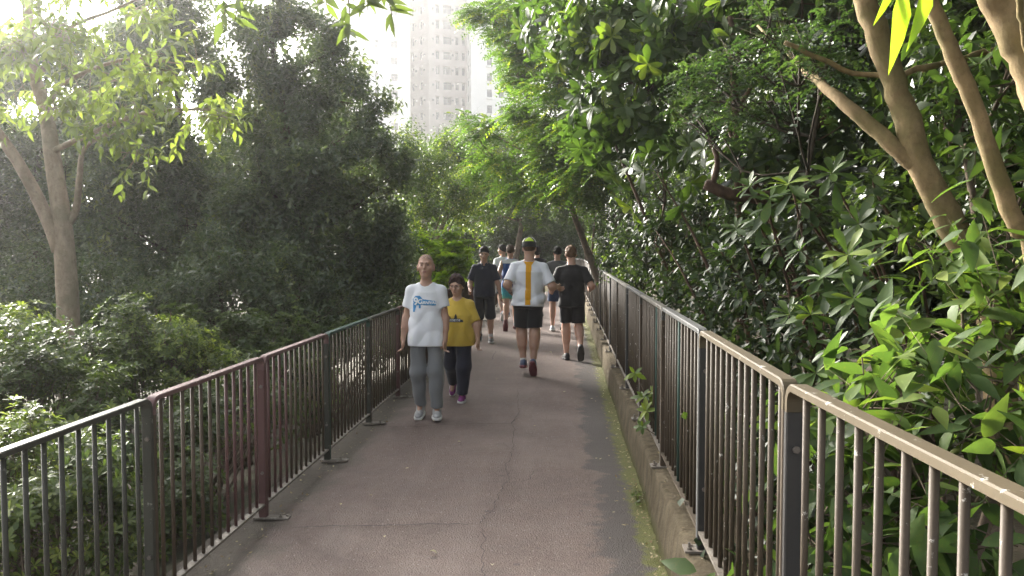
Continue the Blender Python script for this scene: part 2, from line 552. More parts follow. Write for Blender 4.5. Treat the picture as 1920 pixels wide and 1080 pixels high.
def cyl_mesh(name, r, z0, z1, n=8, axis='z'):
    b = MB()
    p = [(0, 0, z0), (0, 0, z1)] if axis == 'z' else [(0, z0, 0), (0, z1, 0)]
    b.tube(p, r, n)
    me = b.mesh(name)
    for p_ in me.polygons:
        p_.use_smooth = len(p_.vertices) == 4
    return me

def railing(name, label, x0, z0, y_start, Ln, count, colours, plate_dir, per_bar=None):
    root = tag(empty(name, (x0, y_start, z0)), label, 'railing')
    Lp = Ln - .006
    fm = {}; bm_ = {}; rm = {}
    base_frame = frame_mesh(Lp, 'panel_frame', 'rail'); post_me = frame_mesh(Lp, 'post', 'post'); pm = {}
    bar = cyl_mesh('baluster', .0098, .103, RH - TH - .001)
    bolt = cyl_mesh('bolt', .011, -.009, .0, 6, 'y')
    pb = MB()
    if plate_dir < 0:      # right railing: plate lies on the kerb and reaches toward the path
        pb.box(-.085, .09, -.05, .05, 0.001, .011)
        pb.tube([(-.062, -.02, .011), (-.062, -.02, .021)], .013, 6); pb.tube([(-.062, -.02, .021), (-.062, -.02, .045)], .0065, 6)
        pb.tube([(-.05, .028, .011), (-.05, .028, .019)], .012, 6)
    else:
        pb.box(-.06, .17, -.036, .036, 0.001, .010)
        pb.tube([(.115, -.012, .010), (.115, -.012, .021)], .012, 6); pb.tube([(.115, -.012, .021), (.115, -.012, .036)], .006, 6)
        pb.tube([(.15, .016, .010), (.15, .016, .018)], .009, 6)
    plate0 = pb.mesh('foot_plate')
    br = MB().box(-.021, .021, TH + .001, Lp - TH - .001, .088, .101).mesh('bottom_rail')
    def with_mat(cache, me, key):
        if key not in cache:
            c = me.copy(); c.materials.clear(); c.materials.append(PT[key]); cache[key] = c
        return cache[key]
    for k in range(count):
        y = y_start + k * Ln
        xo = float(curve_off(y)); xo2 = float(curve_off(y + Ln))
        if plate_dir < 0: xo += float(near_off(y)); xo2 += float(near_off(y + Ln))
        fc, bc, rc, pc0, pc1 = colours(k)
        fr = link('panel_frame', with_mat(fm, base_frame, fc), None, root, (xo, k * Ln, 0))
        fr.rotation_euler = (0, 0, -math.atan2(xo2 - xo, Ln))
        link('post', with_mat(pm, post_me, pc0), None, fr)
        link('post', with_mat(pm, post_me, pc1), None, fr, (0, Lp - TH, 0))
        link('bottom_rail', with_mat(rm, br, rc), None, fr)
        for j in range(12):
            bb = link('baluster', with_mat(bm_, bar, bc if not per_bar else per_bar(k, j, bc)), None, fr,
                      (random.uniform(-.002, .002), Lp * (j + 1) / 13 + random.uniform(-.004, .004), 0))
        for bz in (.86, .30):
            link('bolt', with_mat({}, bolt, 'bolt'), None, fr, (.004, 0, bz))
            link('bolt', with_mat({}, bolt, 'bolt'), None, fr, (.004, Lp - TH, bz))
        link('foot_plate', with_mat({}, plate0, 'plate'), None, fr, (0, -.003, 0))
    return root

def col_left(k):
    seq = {0: ('dgreen', 'dgreen', 'dgreen', 'dgreen', 'dgreen'), 1: ('dgreen', 'dgreen', 'plate', 'dgreen', 'dgreen'), 2: ('maroonrail', 'brown', 'plate', 'brown', 'maroon'), 3: ('maroonrail', 'maroon', 'plate', 'maroon', 'dgreen'),
           4: ('green', 'brown', 'plate', 'green', 'dgreen'), 5: ('dgreen', 'brown', 'plate', 'brown', 'maroon'), 6: ('maroon', 'brown', 'plate', 'maroon', 'brown')}
    return seq.get(k, [('brown', 'brown', 'plate', 'brown', 'brown'), ('dgreen', 'brown', 'plate', 'dgreen', 'dgreen'), ('maroon', 'maroon', 'plate', 'maroon', 'brown')][k % 3])
def bar_left(k, j, c):
    if k == 2: return 'maroon' if j > 6 else 'brown'
    if k == 3: return 'maroon' if j < 4 else 'brown'
    return c
def col_right(k):
    seq = {0: ('tan', 'taupe', 'plate', 'tan', 'shadedpost'), 1: ('tan', 'taupe', 'plate', 'taupe', 'shadedpost'), 2: ('grey', 'taupe', 'taupe', 'lightgrey', 'brown'), 3: ('greyrail', 'taupe', 'plate', 'greyrail', 'brown')}
    return seq.get(k, [('grey', 'taupe', 'plate', 'lightgrey', 'shadedpost'), ('greyrail', 'taupe', 'plate', 'lightgrey', 'brown')][k % 2])
def bar_right(k, j, c):
    return 'green' if (k, j) in ((2, 6), (3, 3)) else c
railing('left_railing', 'left railing with patches of green and maroon paint beside the shrubs', XL, 0.0, 3.80 - 2 * 1.48, 1.48, 21, col_left, 1, bar_left)
railing('right_railing', 'taupe and grey railing with chipped paint standing on the concrete kerb', XR, ZK, 2.46 - 1.53, 1.53, 19, col_right, -1, bar_right)

# ================================================================== apartment towers
M_WHITE = mat_simple('white_render', (.78, .78, .76), .8, .05, .35, .1, 3)
M_BEIGE = mat_simple('beige_tile', (.50, .455, .435), .75, .06, .5, .1, 3)
M_PANE = mat_simple('window_glass', (.055, .06, .075), .12, .35, .3, 0)
M_WFRAME = mat_simple('window_frame', (.16, .16, .17), .5, .1, 2, 0)
M_VENT = mat_simple('vent_grille', (.20, .19, .19), .6, .1, 2, 0)

def tower(name, label, facades, ztop, zbot, back, fl=2.8):
    c0 = np.mean([np.array(f[0]) for f in facades] + [np.array(facades[-1][1])], 0)
    root = tag(empty(name, (c0[0], c0[1], zbot)), label, 'building')
    O = np.array([c0[0], c0[1], zbot])
    for A, Bp, mat, zref, cols in facades:
        A = np.array(A, float); Bp = np.array(Bp, float)
        Lg = np.linalg.norm(Bp - A); d = (Bp - A) / Lg
        nrm2 = np.array([d[1], -d[0]])          # outward, toward the camera
        def pt(u_, z_, dep=0.0):
            q_ = A + d * u_ - nrm2 * dep
            return (q_[0] - O[0], q_[1] - O[1], z_ - O[2])
        us, wins = [], []
        for (px, w, h, typ) in cols:
            dr = ray(px, 300)[:2]
            M2 = np.array([[dr[0], -d[0]], [dr[1], -d[1]]])
            u_ = np.linalg.solve(M2, A)[1]
            if u_ - w / 2 < .05 or u_ + w / 2 > Lg - .05: continue
            us.append((u_ - w / 2, u_ + w / 2, h, typ))
        us.sort()
        zc = [zref + k * fl for k in range(-14, 12)]
        zc = [z for z in zc if zbot + 2 < z < ztop - 2]
        b = MB()
        ucuts = [0.0] + [x for u0, u1, _, _ in us for x in (u0, u1)] + [Lg]
        for i in range(len(ucuts) - 1):
            u0, u1 = ucuts[i], ucuts[i + 1]
            if i % 2 == 0:
                b.add([pt(u0, zbot), pt(u1, zbot), pt(u1, ztop), pt(u0, ztop)], [(0, 1, 2, 3)])
                continue
            _, _, h, typ = us[i // 2]
            zs = zbot
            for z in zc:
                z0, z1 = z - h / 2, z + h / 2
                b.add([pt(u0, zs), pt(u1, zs), pt(u1, z0), pt(u0, z0)], [(0, 1, 2, 3)])
                dp = .28
                b.add([pt(u0, z0), pt(u1, z0), pt(u1, z1), pt(u0, z1), pt(u0, z0, dp), pt(u1, z0, dp), pt(u1, z1, dp), pt(u0, z1, dp)],
                      [(0, 1, 5, 4), (1, 2, 6, 5), (2, 3, 7, 6), (3, 0, 4, 7)])
                zs = z1
                qx, qy, qd = project([np.array([*(A + d * (u0 + u1) / 2), z])])
                if -30 < qy[0] < 320:
                    wins.append((u0, u1, z0, z1, typ))
            b.add([pt(u0, zs), pt(u1, zs), pt(u1, ztop), pt(u0, ztop)], [(0, 1, 2, 3)])
        b.build('wall', mat, root)
        for (u0, u1, z0, z1, typ) in wins:
            fb = MB(); w = .06; dp0, dp1 = .16, .24
            def bar(a0, a1, c0_, c1_, e0=dp0, e1=dp1):
                fb.add([pt(a0, c0_, e0), pt(a1, c0_, e0), pt(a1, c1_, e0), pt(a0, c1_, e0), pt(a0, c0_, e1), pt(a1, c0_, e1), pt(a1, c1_, e1), pt(a0, c1_, e1)],
                       [(0, 1, 2, 3), (0, 4, 5, 1), (1, 5, 6, 2), (2, 6, 7, 3), (3, 7, 4, 0)])
            bar(u0 + .002, u0 + w, z0 + .002, z1 - .002); bar(u1 - w, u1 - .002, z0 + .002, z1 - .002)
            bar(u0 + w, u1 - w, z0 + .002, z0 + w); bar(u0 + w, u1 - w, z1 - w, z1 - .002)
            if u1 - u0 > 1.0:
                bar((u0 + u1) / 2 - .03, (u0 + u1) / 2 + .03, z0 + w, z1 - w)
            bar(u0 + w, u1 - w, z1 - .42, z1 - .37, dp0 + .003)
            wo_ = fb.build('window', M_WFRAME, root)
            pb = MB(); pb.add([pt(u0 + .01, z0 + .01, .22), pt(u1 - .01, z0 + .01, .22), pt(u1 - .01, z1 - .01, .22), pt(u0 + .01, z1 - .01, .22)], [(0, 1, 2, 3)])
            pb.build('pane', M_PANE, wo_)
            if 's' in typ:
                sb = MB(); a0, a1 = u0 - .1, u1 + .1
                for zz0, zz1, out in ((z0 - .34, z0 - .02, .34),):
                    sb.add([pt(a0, zz0, 0), pt(a1, zz0, 0), pt(a1, zz1, 0), pt(a0, zz1, 0), pt(a0, zz0, -out), pt(a1, zz0, -out), pt(a1, zz1, -out), pt(a0, zz1, -out)],
                           [(4, 5, 6, 7), (0, 1, 5, 4), (1, 2, 6, 5), (2, 3, 7, 6), (3, 0, 4, 7)])
                sb.build('sill', mat, wo_)
            if 'h' in typ:
                sb = MB(); a0, a1 = u0 - .12, u1 + .12; out = .25
                for zz0, zz1 in ((z1 + .1, z1 + .2),):
                    sb.add([pt(a0, zz0, 0), pt(a1, zz0, 0), pt(a1, zz1, 0), pt(a0, zz1, 0), pt(a0, zz0, -out), pt(a1, zz0, -out), pt(a1, zz1, -out), pt(a0, zz1, -out)],
                           [(4, 5, 6, 7), (0, 1, 5, 4), (1, 2, 6, 5), (2, 3, 7, 6), (3, 0, 4, 7)])
                sb.build('hood', mat, wo_)
            if 'v' in typ:
                vb = MB(); cu = u1 + .55 if 'L' not in typ else u0 - .55; cz = (z0 + z1) / 2 + .12; out = .18; e = .17
                vb.add([pt(cu - e, cz - e, 0), pt(cu + e, cz - e, 0), pt(cu + e, cz + e, 0), pt(cu - e, cz + e, 0), pt(cu - e, cz - e, -out), pt(cu + e, cz - e, -out), pt(cu + e, cz + e, -out), pt(cu - e, cz + e, -out)],
                       [(4, 5, 6, 7), (0, 1, 5, 4), (1, 2, 6, 5), (2, 3, 7, 6), (3, 0, 4, 7)])
                vb.build('vent', M_VENT, root)
        # string course at each floor of the tiled facades
        if mat is M_BEIGE:
            for z in zc:
                qx, qy, qd = project([np.array([*(A + d * Lg / 2), z + 1.4])])
                if not -40 < qy[0] < 330: continue
                sb = MB(); a0, a1, zz0, zz1, out = .003, Lg - .003, z + 1.33, z + 1.42, .05
                sb.add([pt(a0, zz0, 0), pt(a1, zz0, 0), pt(a1, zz1, 0), pt(a0, zz1, 0), pt(a0, zz0, -out), pt(a1, zz0, -out), pt(a1, zz1, -out), pt(a0, zz1, -out)],
                       [(4, 5, 6, 7), (0, 1, 5, 4), (1, 2, 6, 5), (2, 3, 7, 6), (3, 0, 4, 7)])
                sb.build('string_course', mat, root)
    # roof and the walls one does not see
    ring = [np.array(facades[0][0])] + [np.array(f[1]) for f in facades] + [np.array(p) for p in back]
    rb = MB(); n = len(ring)
    rb.add([(p[0] - O[0], p[1] - O[1], ztop - zbot) for p in ring], [tuple(range(n))])
    rb.build('roof', M_WHITE, root)
    wb = MB()
    for i in range(len(facades), n):
        a, c = ring[i], ring[(i + 1) % n]
        wb.add([(a[0] - O[0], a[1] - O[1], 0), (c[0] - O[0], c[1] - O[1], 0), (c[0] - O[0], c[1] - O[1], ztop - zbot), (a[0] - O[0], a[1] - O[1], ztop - zbot)], [(0, 1, 2, 3)])
    wb.build('wall', M_WHITE, root)
    return root

def plan(px, Y):
    return P(px, 464, Y)[:2]
zA = P(682, 44.4, 142)[2]; zC = P(821, 21.5, 159)[2]
A0, A1 = plan(560, 140), plan(771, 146)
C0, C1, D1 = plan(768, 160), plan(805.6, 157), plan(875.5, 159.5)
E0, E1 = plan(884, 150), plan(1010, 153)
tower('apartment_tower', 'tall white apartment tower with a recessed beige facade rising behind the trees',
      [(A0, A1, M_WHITE, zA, [(600, .65, 1.3, ''), (631, .65, 1.3, ''), (682.5, 1.15, 1.35, 's'), (707, .65, 1.3, ''), (740.5, 1.15, 1.3, 's')]),
       (A1, C0, M_BEIGE, zC, []),
       (C0, C1, M_BEIGE, zC, [(775.5, .62, 1.4, 'hv'), (790.5, .62, 1.4, 'hv')]),
       (C1, D1, M_BEIGE, zC, [(821, .58, 1.4, 'hvL'), (839.5, 1.5, 1.4, 'h'), (857.3, .58, 1.4, 'hvL'), (869.3, .55, 1.4, 'h')]),
       (D1, E0, M_WHITE, zC, [(878, 3.2, 1.4, ''), (881.5, 2.0, 1.4, '')]),
       (E0, E1, M_WHITE, zC, [(918, .9, 1.4, 's'), (940, .9, 1.4, '')])],
      52, -6, [plan(1010, 172), plan(560, 172)])
F0, F1 = plan(395, 176), plan(520, 174)
zF = P(425, 15, 175)[2]
tower('distant_apartment_block', 'overexposed white apartment block at the far left behind the dark trees',
      [(F0, F1, M_WHITE, zF, [(424, .8, 1.5, ''), (446, .8, 1.5, ''), (470, .8, 1.5, ''), (500, .8, 1.5, '')])], 52, -6, [plan(520, 195), plan(395, 195)])
# ================================================================== plants
M_BARK_PALE = mat_bark('pale_brown_bark', (.14, .098, .048), (.28, .205, .11), 12, (.12, .11, .04))
M_BARK_GREY = mat_bark('grey_brown_bark', (.10, .075, .055), (.20, .155, .115), 16)
M_BARK_RED = mat_bark('reddish_bark', (.06, .036, .025), (.13, .082, .056), 16)
M_BARK_WAN = mat_bark('wan_smooth_bark', (.20, .155, .11), (.36, .29, .215), 10, (.17, .155, .10))
M_BARK_DARK = mat_bark('dark_bark', (.045, .036, .028), (.10, .08, .06), 18)
LEAF = {
    'ever': mat_leaf('haze_lightened_evergreen_leaf', [(0, (.055, .078, .054)), (.55, (.095, .125, .078)), (.9, (.14, .175, .088)), (1, (.21, .24, .09))], .36, .38, .5),  # greens raised to stand in for the haze veil over the left trees
    'azalea': mat_leaf('shrub_leaf', [(0, (.050, .075, .024)), (.5, (.095, .135, .038)), (.85, (.19, .24, .06)), (1, (.34, .38, .10))], .46, .34),
    'pale': mat_leaf('pale_drooping_leaf', [(0, (.10, .13, .045)), (.6, (.17, .21, .07)), (1, (.30, .34, .10))], .42, .42),
    'mid': mat_leaf('mid_green_leaf', [(0, (.035, .060, .018)), (.5, (.065, .105, .026)), (.88, (.12, .175, .035)), (1, (.28, .32, .05))], .40, .34),
    'feather': mat_leaf('light_feathery_leaf', [(0, (.045, .085, .02)), (.5, (.085, .15, .03)), (.9, (.14, .22, .04)), (1, (.30, .32, .04))], .45, .45),
    'featherd': mat_leaf('dark_feathery_leaf', [(0, (.028, .055, .026)), (.6, (.055, .095, .042)), (1, (.10, .15, .055))], .42, .3),
    'big': mat_leaf('broad_glossy_leaf', [(0, (.030, .055, .020)), (.5, (.055, .095, .028)), (.85, (.10, .16, .035)), (1, (.27, .33, .05))], .46, .36, .3),
    'laurel': mat_leaf('dark_laurel_leaf', [(0, (.018, .032, .016)), (.6, (.036, .058, .026)), (.92, (.07, .105, .034)), (1, (.18, .24, .05))], .46, .25, .3),
    'soft': mat_leaf('soft_broad_leaf', [(0, (.050, .085, .03)), (.55, (.085, .135, .045)), (.9, (.13, .185, .055)), (1, (.25, .30, .06))], .52, .40, .22),
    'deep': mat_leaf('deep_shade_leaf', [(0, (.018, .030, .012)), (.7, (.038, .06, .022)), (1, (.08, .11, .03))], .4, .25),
    'bright': mat_leaf('bright_new_leaf', [(0, (.10, .17, .02)), (.5, (.20, .29, .03)), (1, (.34, .42, .05))], .45, .5),
}

# leaf shapes: x across, y along, z up; length 1
def leaf_shape(kind, wd, fold=.18, droop=.12):
    if kind == 'kite':
        v = np.array([(0, 0, 0), (wd, .45, fold * wd), (0, 1, -droop), (-wd, .45, fold * wd)], float)
        return v, np.array([(0, 1, 2), (0, 2, 3)]), None
    sec = {'ell': [(.10, .30), (.36, .92), (.66, .88), (.88, .42)], 'obo': [(.12, .22), (.42, .70), (.70, 1.0), (.90, .62)],
           'lan': [(.12, .55), (.34, 1.0), (.62, .72), (.86, .28)]}[kind]
    v = [(0, 0, 0)]
    for y, w in sec:
        z = -droop * y * y
        v += [(-w * wd, y, z + fold * w * wd), (0, y, z), (w * wd, y, z + fold * w * wd)]
    v.append((0, 1, -droop))
    t = [(0, 2, 1), (0, 3, 2)]; q = []
    n = len(sec)
    for i in range(n - 1):
        a = 1 + 3 * i; b = a + 3
        q += [(a, a + 1, b + 1, b), (a + 1, a + 2, b + 2, b + 1)]
    a = 1 + 3 * (n - 1); e = len(v) - 1
    t += [(a, a + 1, e), (a + 1, a + 2, e)]
    return np.array(v, float), np.array(t), np.array(q)

class Cloud:
    """leaves of one plant: base point, direction, face normal, length, colour value"""
    def __init__(s, mat, shape, singles=0):
        s.mat, s.shape, s.singles = mat, shape, singles
        s.p, s.d, s.n, s.l, s.v = [], [], [], [], []
    def add(s, p, d, n, l, v):
        d = nrm(d); n = nrm(n - d * np.sum(n * d, -1, keepdims=True))
        s.p.append(p); s.d.append(d); s.n.append(n); s.l.append(l); s.v.append(v)
    def cat(s):
        return [np.concatenate(a) for a in (s.p, s.d, s.n, s.l, s.v)]

def patchy(O):
    """lighter and duller parts of a crown, from one bough to the next"""
    return .22 * np.sin(3.1 * O[:, 0] + 1.7 * O[:, 2]) * np.sin(2.6 * O[:, 1] - 2.2 * O[:, 2] + 1.0) + .1 * np.sin(7 * O[:, 0] + 5 * O[:, 2])

def rand_dirs(n):
    return nrm(rng.normal(size=(n, 3)))

def frame_of(a):
    """two unit vectors across the directions a"""
    h = np.tile([0, 0, 1.0], (len(a), 1)); h[np.abs(a[:, 2]) > .95] = [1, 0, 0]
    s = nrm(np.cross(a, h)); t = np.cross(s, a)
    return s, t

def twigs_in(blobs, per_m2, sub=.42, up=.25, lenr=(.18, .36), shell=.55, ground=True):
    """twig origins, axes and lengths spread through the lumpy crown"""
    O, A, Lh, Bc = [], [], [], []
    for c, r in blobs:
        c = np.array(c); r = np.array(r)
        area = 4 * math.pi * (np.prod(r) ** (2 / 3))
        n = max(6, int(area * per_m2))
        ns = max(5, int(6 + area * .9))
        sc = rand_dirs(ns) * rng.uniform(.35, .82, (ns, 1))
        w = rng.uniform(.5, 1.4, ns); w /= w.sum()
        pick = rng.choice(ns, n, p=w)
        rr = rng.uniform(.6, 1.25, ns)[pick] * sub
        loc = sc[pick] + rand_dirs(n) * (rng.random((n, 1)) ** shell) * rr[:, None]
        o = c + loc * r
        ax = nrm(loc * .9 + rand_dirs(n) * .7 + np.array([0, 0, up]))
        O.append(o); A.append(ax); Lh.append(rng.uniform(*lenr, n))
    O, A, Lh = np.concatenate(O), np.concatenate(A), np.concatenate(Lh)
    if ground:
        k = O[:, 2] > gz(O[:, 0], O[:, 1]) + .03
        O, A, Lh = O[k], A[k], Lh[k]
    # keep the crowns off the path and the railings, as the walkers do
    u = O[:, 0] - curve_off(O[:, 1])
    k = ~((u > -2.12) & (u < .80) & (O[:, 2] < 2.6) & (O[:, 1] < 38))
    return O[k], A[k], Lh[k]

def leaves_alternate(cl, O, A, Lh, m, size, lift=.35, upn=.8, vbase=(.1, .75), tipv=0.0, drop=0.0):
    s, t = frame_of(A); n = len(O)
    ph = rng.uniform(0, 6.28, n)
    tv = rng.uniform(*vbase, n) + patchy(O)
    for j in range(m):
        f = (j + .6) / m
        a = ph + j * 2.4
        rad = np.cos(a)[:, None] * s + np.sin(a)[:, None] * t
        d = nrm(A * lift + rad + rng.normal(0, .22, (n, 3)) + np.array([0, 0, -drop]))
        nn = np.array([0, 0, upn]) + A * .25 + rng.normal(0, .38, (n, 3))
        cl.add(O + A * (Lh * f)[:, None], d, nn, size * rng.uniform(.65, 1.15, n), np.clip(tv + rng.normal(0, .12, n) + tipv * (f > .8), 0, 1))

def leaves_rosette(cl, O, A, m, size, open_=(.15, .75), vbase=(.2, .7), tip=.25, upn=.5):
    s, t = frame_of(A); n = len(O)
    ph = rng.uniform(0, 6.28, n); tv = rng.uniform(*vbase, n) + patchy(O)
    for j in range(m):
        a = ph + j * 2.4 + rng.normal(0, .15, n)
        f = j / max(1, m - 1)                    # inner leaves stand up, outer leaves spread
        rad = np.cos(a)[:, None] * s + np.sin(a)[:, None] * t
        op = open_[0] + (open_[1] - open_[0]) * f + rng.normal(0, .1, n)
        d = nrm(rad + A * op[:, None])
        nn = A * 1.0 - rad * (.6 * op)[:, None] + np.array([0, 0, upn]) + rng.normal(0, .2, (n, 3))
        cl.add(O, d, nn, size * (1.05 - .35 * f) * rng.uniform(.8, 1.15, n), np.clip(tv + tip * f + rng.normal(0, .07, n), 0, 1))

def leaves_pinnate(cl, O, A, Lh, m, size, droop=.35, vbase=(.15, .8)):
    """feather leaves: a mid rib with leaflets in two ranks"""
    A = nrm(A * np.array([1, 1, .35])); n = len(O)
    s, t = frame_of(A)
    t = nrm(t + rng.normal(0, .35, (n, 3))); s = nrm(np.cross(A, t))
    tv = rng.uniform(*vbase, n)
    for j in range(m):
        f = (j + .8) / m
        p = O + A * (Lh * f)[:, None] - np.array([0, 0, 1.0]) * (droop * Lh * f * f)[:, None]
        for sg in (-1, 1):
            d = nrm(s * sg + A * .45 + rng.normal(0, .12, (n, 3)) - np.array([0, 0, .15]))
            cl.add(p, d, t + rng.normal(0, .25, (n, 3)), size * (1 - .5 * abs(f - .45)) * rng.uniform(.8, 1.15, n), np.clip(tv + rng.normal(0, .07, n), 0, 1))

PLANTS = []
def plant(name, label, cat, base, group=None):
    o = tag(empty(name, tuple(map(float, base))), label, cat, group)
    return o

def wood(root, mb, mat, name='trunk'):
    base = np.array(root.location)
    mb.v = [tuple(np.array(v) - base) for v in mb.v]
    return mb.build(name, mat, root, smooth=True)

def over_path(p):
    u = p[:, 0] - curve_off(p[:, 1])
    return bool(np.any((u > -2.1) & (u < .86) & (p[:, 2] < 2.7) & (p[:, 1] < 40)))

def limbs(mb, trunk_pts, trunk_r, blobs, r0=.3, n=7, wig=.12, twig=0, sides=5):
    """trunk, then a limb from the trunk to the heart of each lump of the crown, then branches inside it"""
    tp = spline(trunk_pts, 14)
    tr = np.linspace(trunk_r[0], trunk_r[1], 14)
    mb.tube(tp, tr, 10, wob=.1)
    for c, r in blobs:
        c = np.array(c); r = np.array(r)
        dz = tp[:, 2] - (c[2] - .6 * np.linalg.norm(tp[:, :2] - c[:2], axis=1))
        i = int(np.argmin(np.abs(dz) + .3 * np.linalg.norm(tp - c, axis=1)))
        a = tp[i]; L_ = np.linalg.norm(c - a)
        if L_ < .05: continue
        mid = (a + c) / 2 + np.array([0, 0, -.08 * L_]) + rng.normal(0, wig * L_ * .5, 3)
        pts = spline([a, mid, c], n)
        if over_path(pts): continue
        rr = np.linspace(min(tr[i] * .62, .012 + .022 * L_), .008, n)
        mb.tube(pts, rr, sides, wob=.15)
        for k in range(5):
            e = c + rand_dirs(1)[0] * r * rng.uniform(.6, .95)
            st = pts[rng.integers(n // 2, n)]
            m_ = (st + e) / 2 + rng.normal(0, .06, 3) * np.linalg.norm(e - st)
            sp_ = spline([st, m_, e], 4)
            if not over_path(sp_): mb.tube(sp_, np.linspace(.010, .003, 4), 4, cap=False)

def twig_wood(mb, O, A, Lh, r=.003, step=1):
    """thin three-sided twigs, joined into the plant's wood"""
    O, A, Lh = O[::step], A[::step], Lh[::step]
    s, t = frame_of(A); n = len(O)
    vs = []
    st = O - A * (Lh * .5)[:, None]; e = O + A * Lh[:, None]
    b = len(mb.v)
    V = np.empty((n, 4, 3))
    for k in range(3):
        a = k * 2.094
        V[:, k] = st + r * (math.cos(a) * s + math.sin(a) * t)
    V[:, 3] = e
    mb.v += [tuple(x) for x in V.reshape(-1, 3).tolist()]
    for i in range(n):
        q_ = b + 4 * i
        mb.f += [(q_, q_ + 1, q_ + 3), (q_ + 1, q_ + 2, q_ + 3), (q_ + 2, q_, q_ + 3)]

def pblob(px, py, Y, rx, ry, rd=None):
    """lump of a crown: seen centre, depth, radii in photograph pixels"""
    k = Y / FPX
    return (P(px, py, Y), (rx * k, (rd or rx * k * .9), ry * k))

def register(root, cl, crown='crown'):
    PLANTS.append((root, cl, crown))

def base_at(px, Y, extra=0.0):
    x = P(px, 464, Y)[0]
    return np.array([x, Y, float(gz(x, Y)) + extra])

# ---------------------------------------------------------------- left: dark evergreen trees
def evergreen(name, label, base, blobs, leaf=.105, dens=95, mat='ever', trunk_top=None, tr=(.11, .03), group=None, m=7, vb=(.05, .8), shape=('kite', .24), bark=None, singles=0, up=.35, wstep=6):
    root = plant(name, label, 'tree', base, group)
    mb = MB()
    top = trunk_top if trunk_top is not None else max((b[0] for b in blobs), key=lambda c: c[2])
    mid = (np.array(base) * .5 + np.array(top) * .5) + np.array([rng.normal(0, .12), rng.normal(0, .12), 0])
    limbs(mb, [np.array(base) - [0, 0, .1], mid, top], tr, blobs)
    O, A, Lh = twigs_in(blobs, dens * (.72 if mat == 'ever' else 1), up=up, sub=.36)
    twig_wood(mb, O, A, Lh, .004, wstep)
    wood(root, mb, bark or M_BARK_DARK)
    cl = Cloud(mat, shape, singles)
    leaves_alternate(cl, O, A, Lh, m, leaf, lift=.55, vbase=vb)
    register(root, cl)
    return root

evergreen('evergreen_tree', 'tall dark evergreen tree with a pointed top in front of the white tower', base_at(560, 12.2),
    [pblob(*b) for b in [(500, 10, 12, 42, 70), (505, 90, 12, 70, 70), (445, 190, 12, 85, 90), (560, 170, 12.2, 90, 90), (640, 190, 12.2, 55, 70), (637, 95, 12.2, 18, 60), (600, 300, 12, 120, 110),
     (700, 290, 12.1, 60, 80), (708, 205, 12.1, 28, 60), (485, 330, 11.8, 105, 110), (735, 330, 12.3, 36, 60), (690, 420, 12.5, 70, 90), (570, 440, 11.8, 130, 110), (460, 460, 11.6, 90, 90), (655, 520, 12.4, 80, 70), (600, 90, 12.2, 50, 60), (560, 50, 12.2, 40, 50)]], dens=125)
evergreen('evergreen_tree', 'dark evergreen tree in the glare behind the pale leaning tree', base_at(320, 12.8),
    [pblob(*b) for b in [(330, 0, 12.6, 70, 80), (310, 90, 12.6, 95, 80), (370, 130, 12.6, 55, 80), (260, 200, 12.6, 100, 90), (370, 250, 12.6, 75, 90), (300, 320, 12.4, 110, 100), (210, 400, 12.4, 110, 100), (370, 420, 12.2, 90, 90), (290, 500, 12, 110, 80), (270, 60, 12.6, 60, 70), (230, 290, 12.4, 80, 80)]], dens=125)
evergreen('evergreen_tree', 'washed out evergreen tree at the left edge under the brightest glare', base_at(60, 13.6),
    [pblob(*b) for b in [(90, 110, 13.6, 120, 90), (190, 150, 13.4, 80, 90), (20, 240, 13.4, 120, 110), (140, 290, 13.4, 110, 100), (40, 400, 13.2, 120, 100), (120, 470, 13, 110, 90), (-60, 330, 13.2, 100, 140), (0, 130, 13.4, 90, 80), (240, 110, 13.2, 60, 70)]], dens=120)
evergreen('evergreen_bush', 'low dark bush between the left shrubs and the tall evergreen', base_at(430, 10.2),
    [pblob(*b) for b in [(330, 560, 10.3, 100, 80), (440, 560, 10.2, 110, 90), (540, 560, 10.4, 90, 80), (410, 480, 10.6, 90, 60), (620, 575, 10.9, 70, 60)]], leaf=.075, dens=110, tr=(.05, .02))
evergreen('evergreen_bush', 'low dark bush behind the trunk of the pale leaning tree', base_at(90, 10.4),
    [pblob(*b) for b in [(60, 540, 10.4, 110, 80), (190, 550, 10.4, 100, 80), (-30, 500, 10.6, 90, 90), (120, 610, 10, 140, 60), (250, 600, 10, 80, 50)]], leaf=.075, dens=110, tr=(.05, .02))
evergreen('evergreen_bush', 'dark bush pressing against the left railing beside the bald man', base_at(690, 12.5),
    [pblob(*b) for b in [(690, 540, 12.6, 60, 70), (720, 470, 13.2, 60, 70), (640, 560, 12.2, 60, 60), (700, 600, 12, 60, 50), (755, 520, 14, 40, 60)]], leaf=.08, dens=110, tr=(.04, .02))

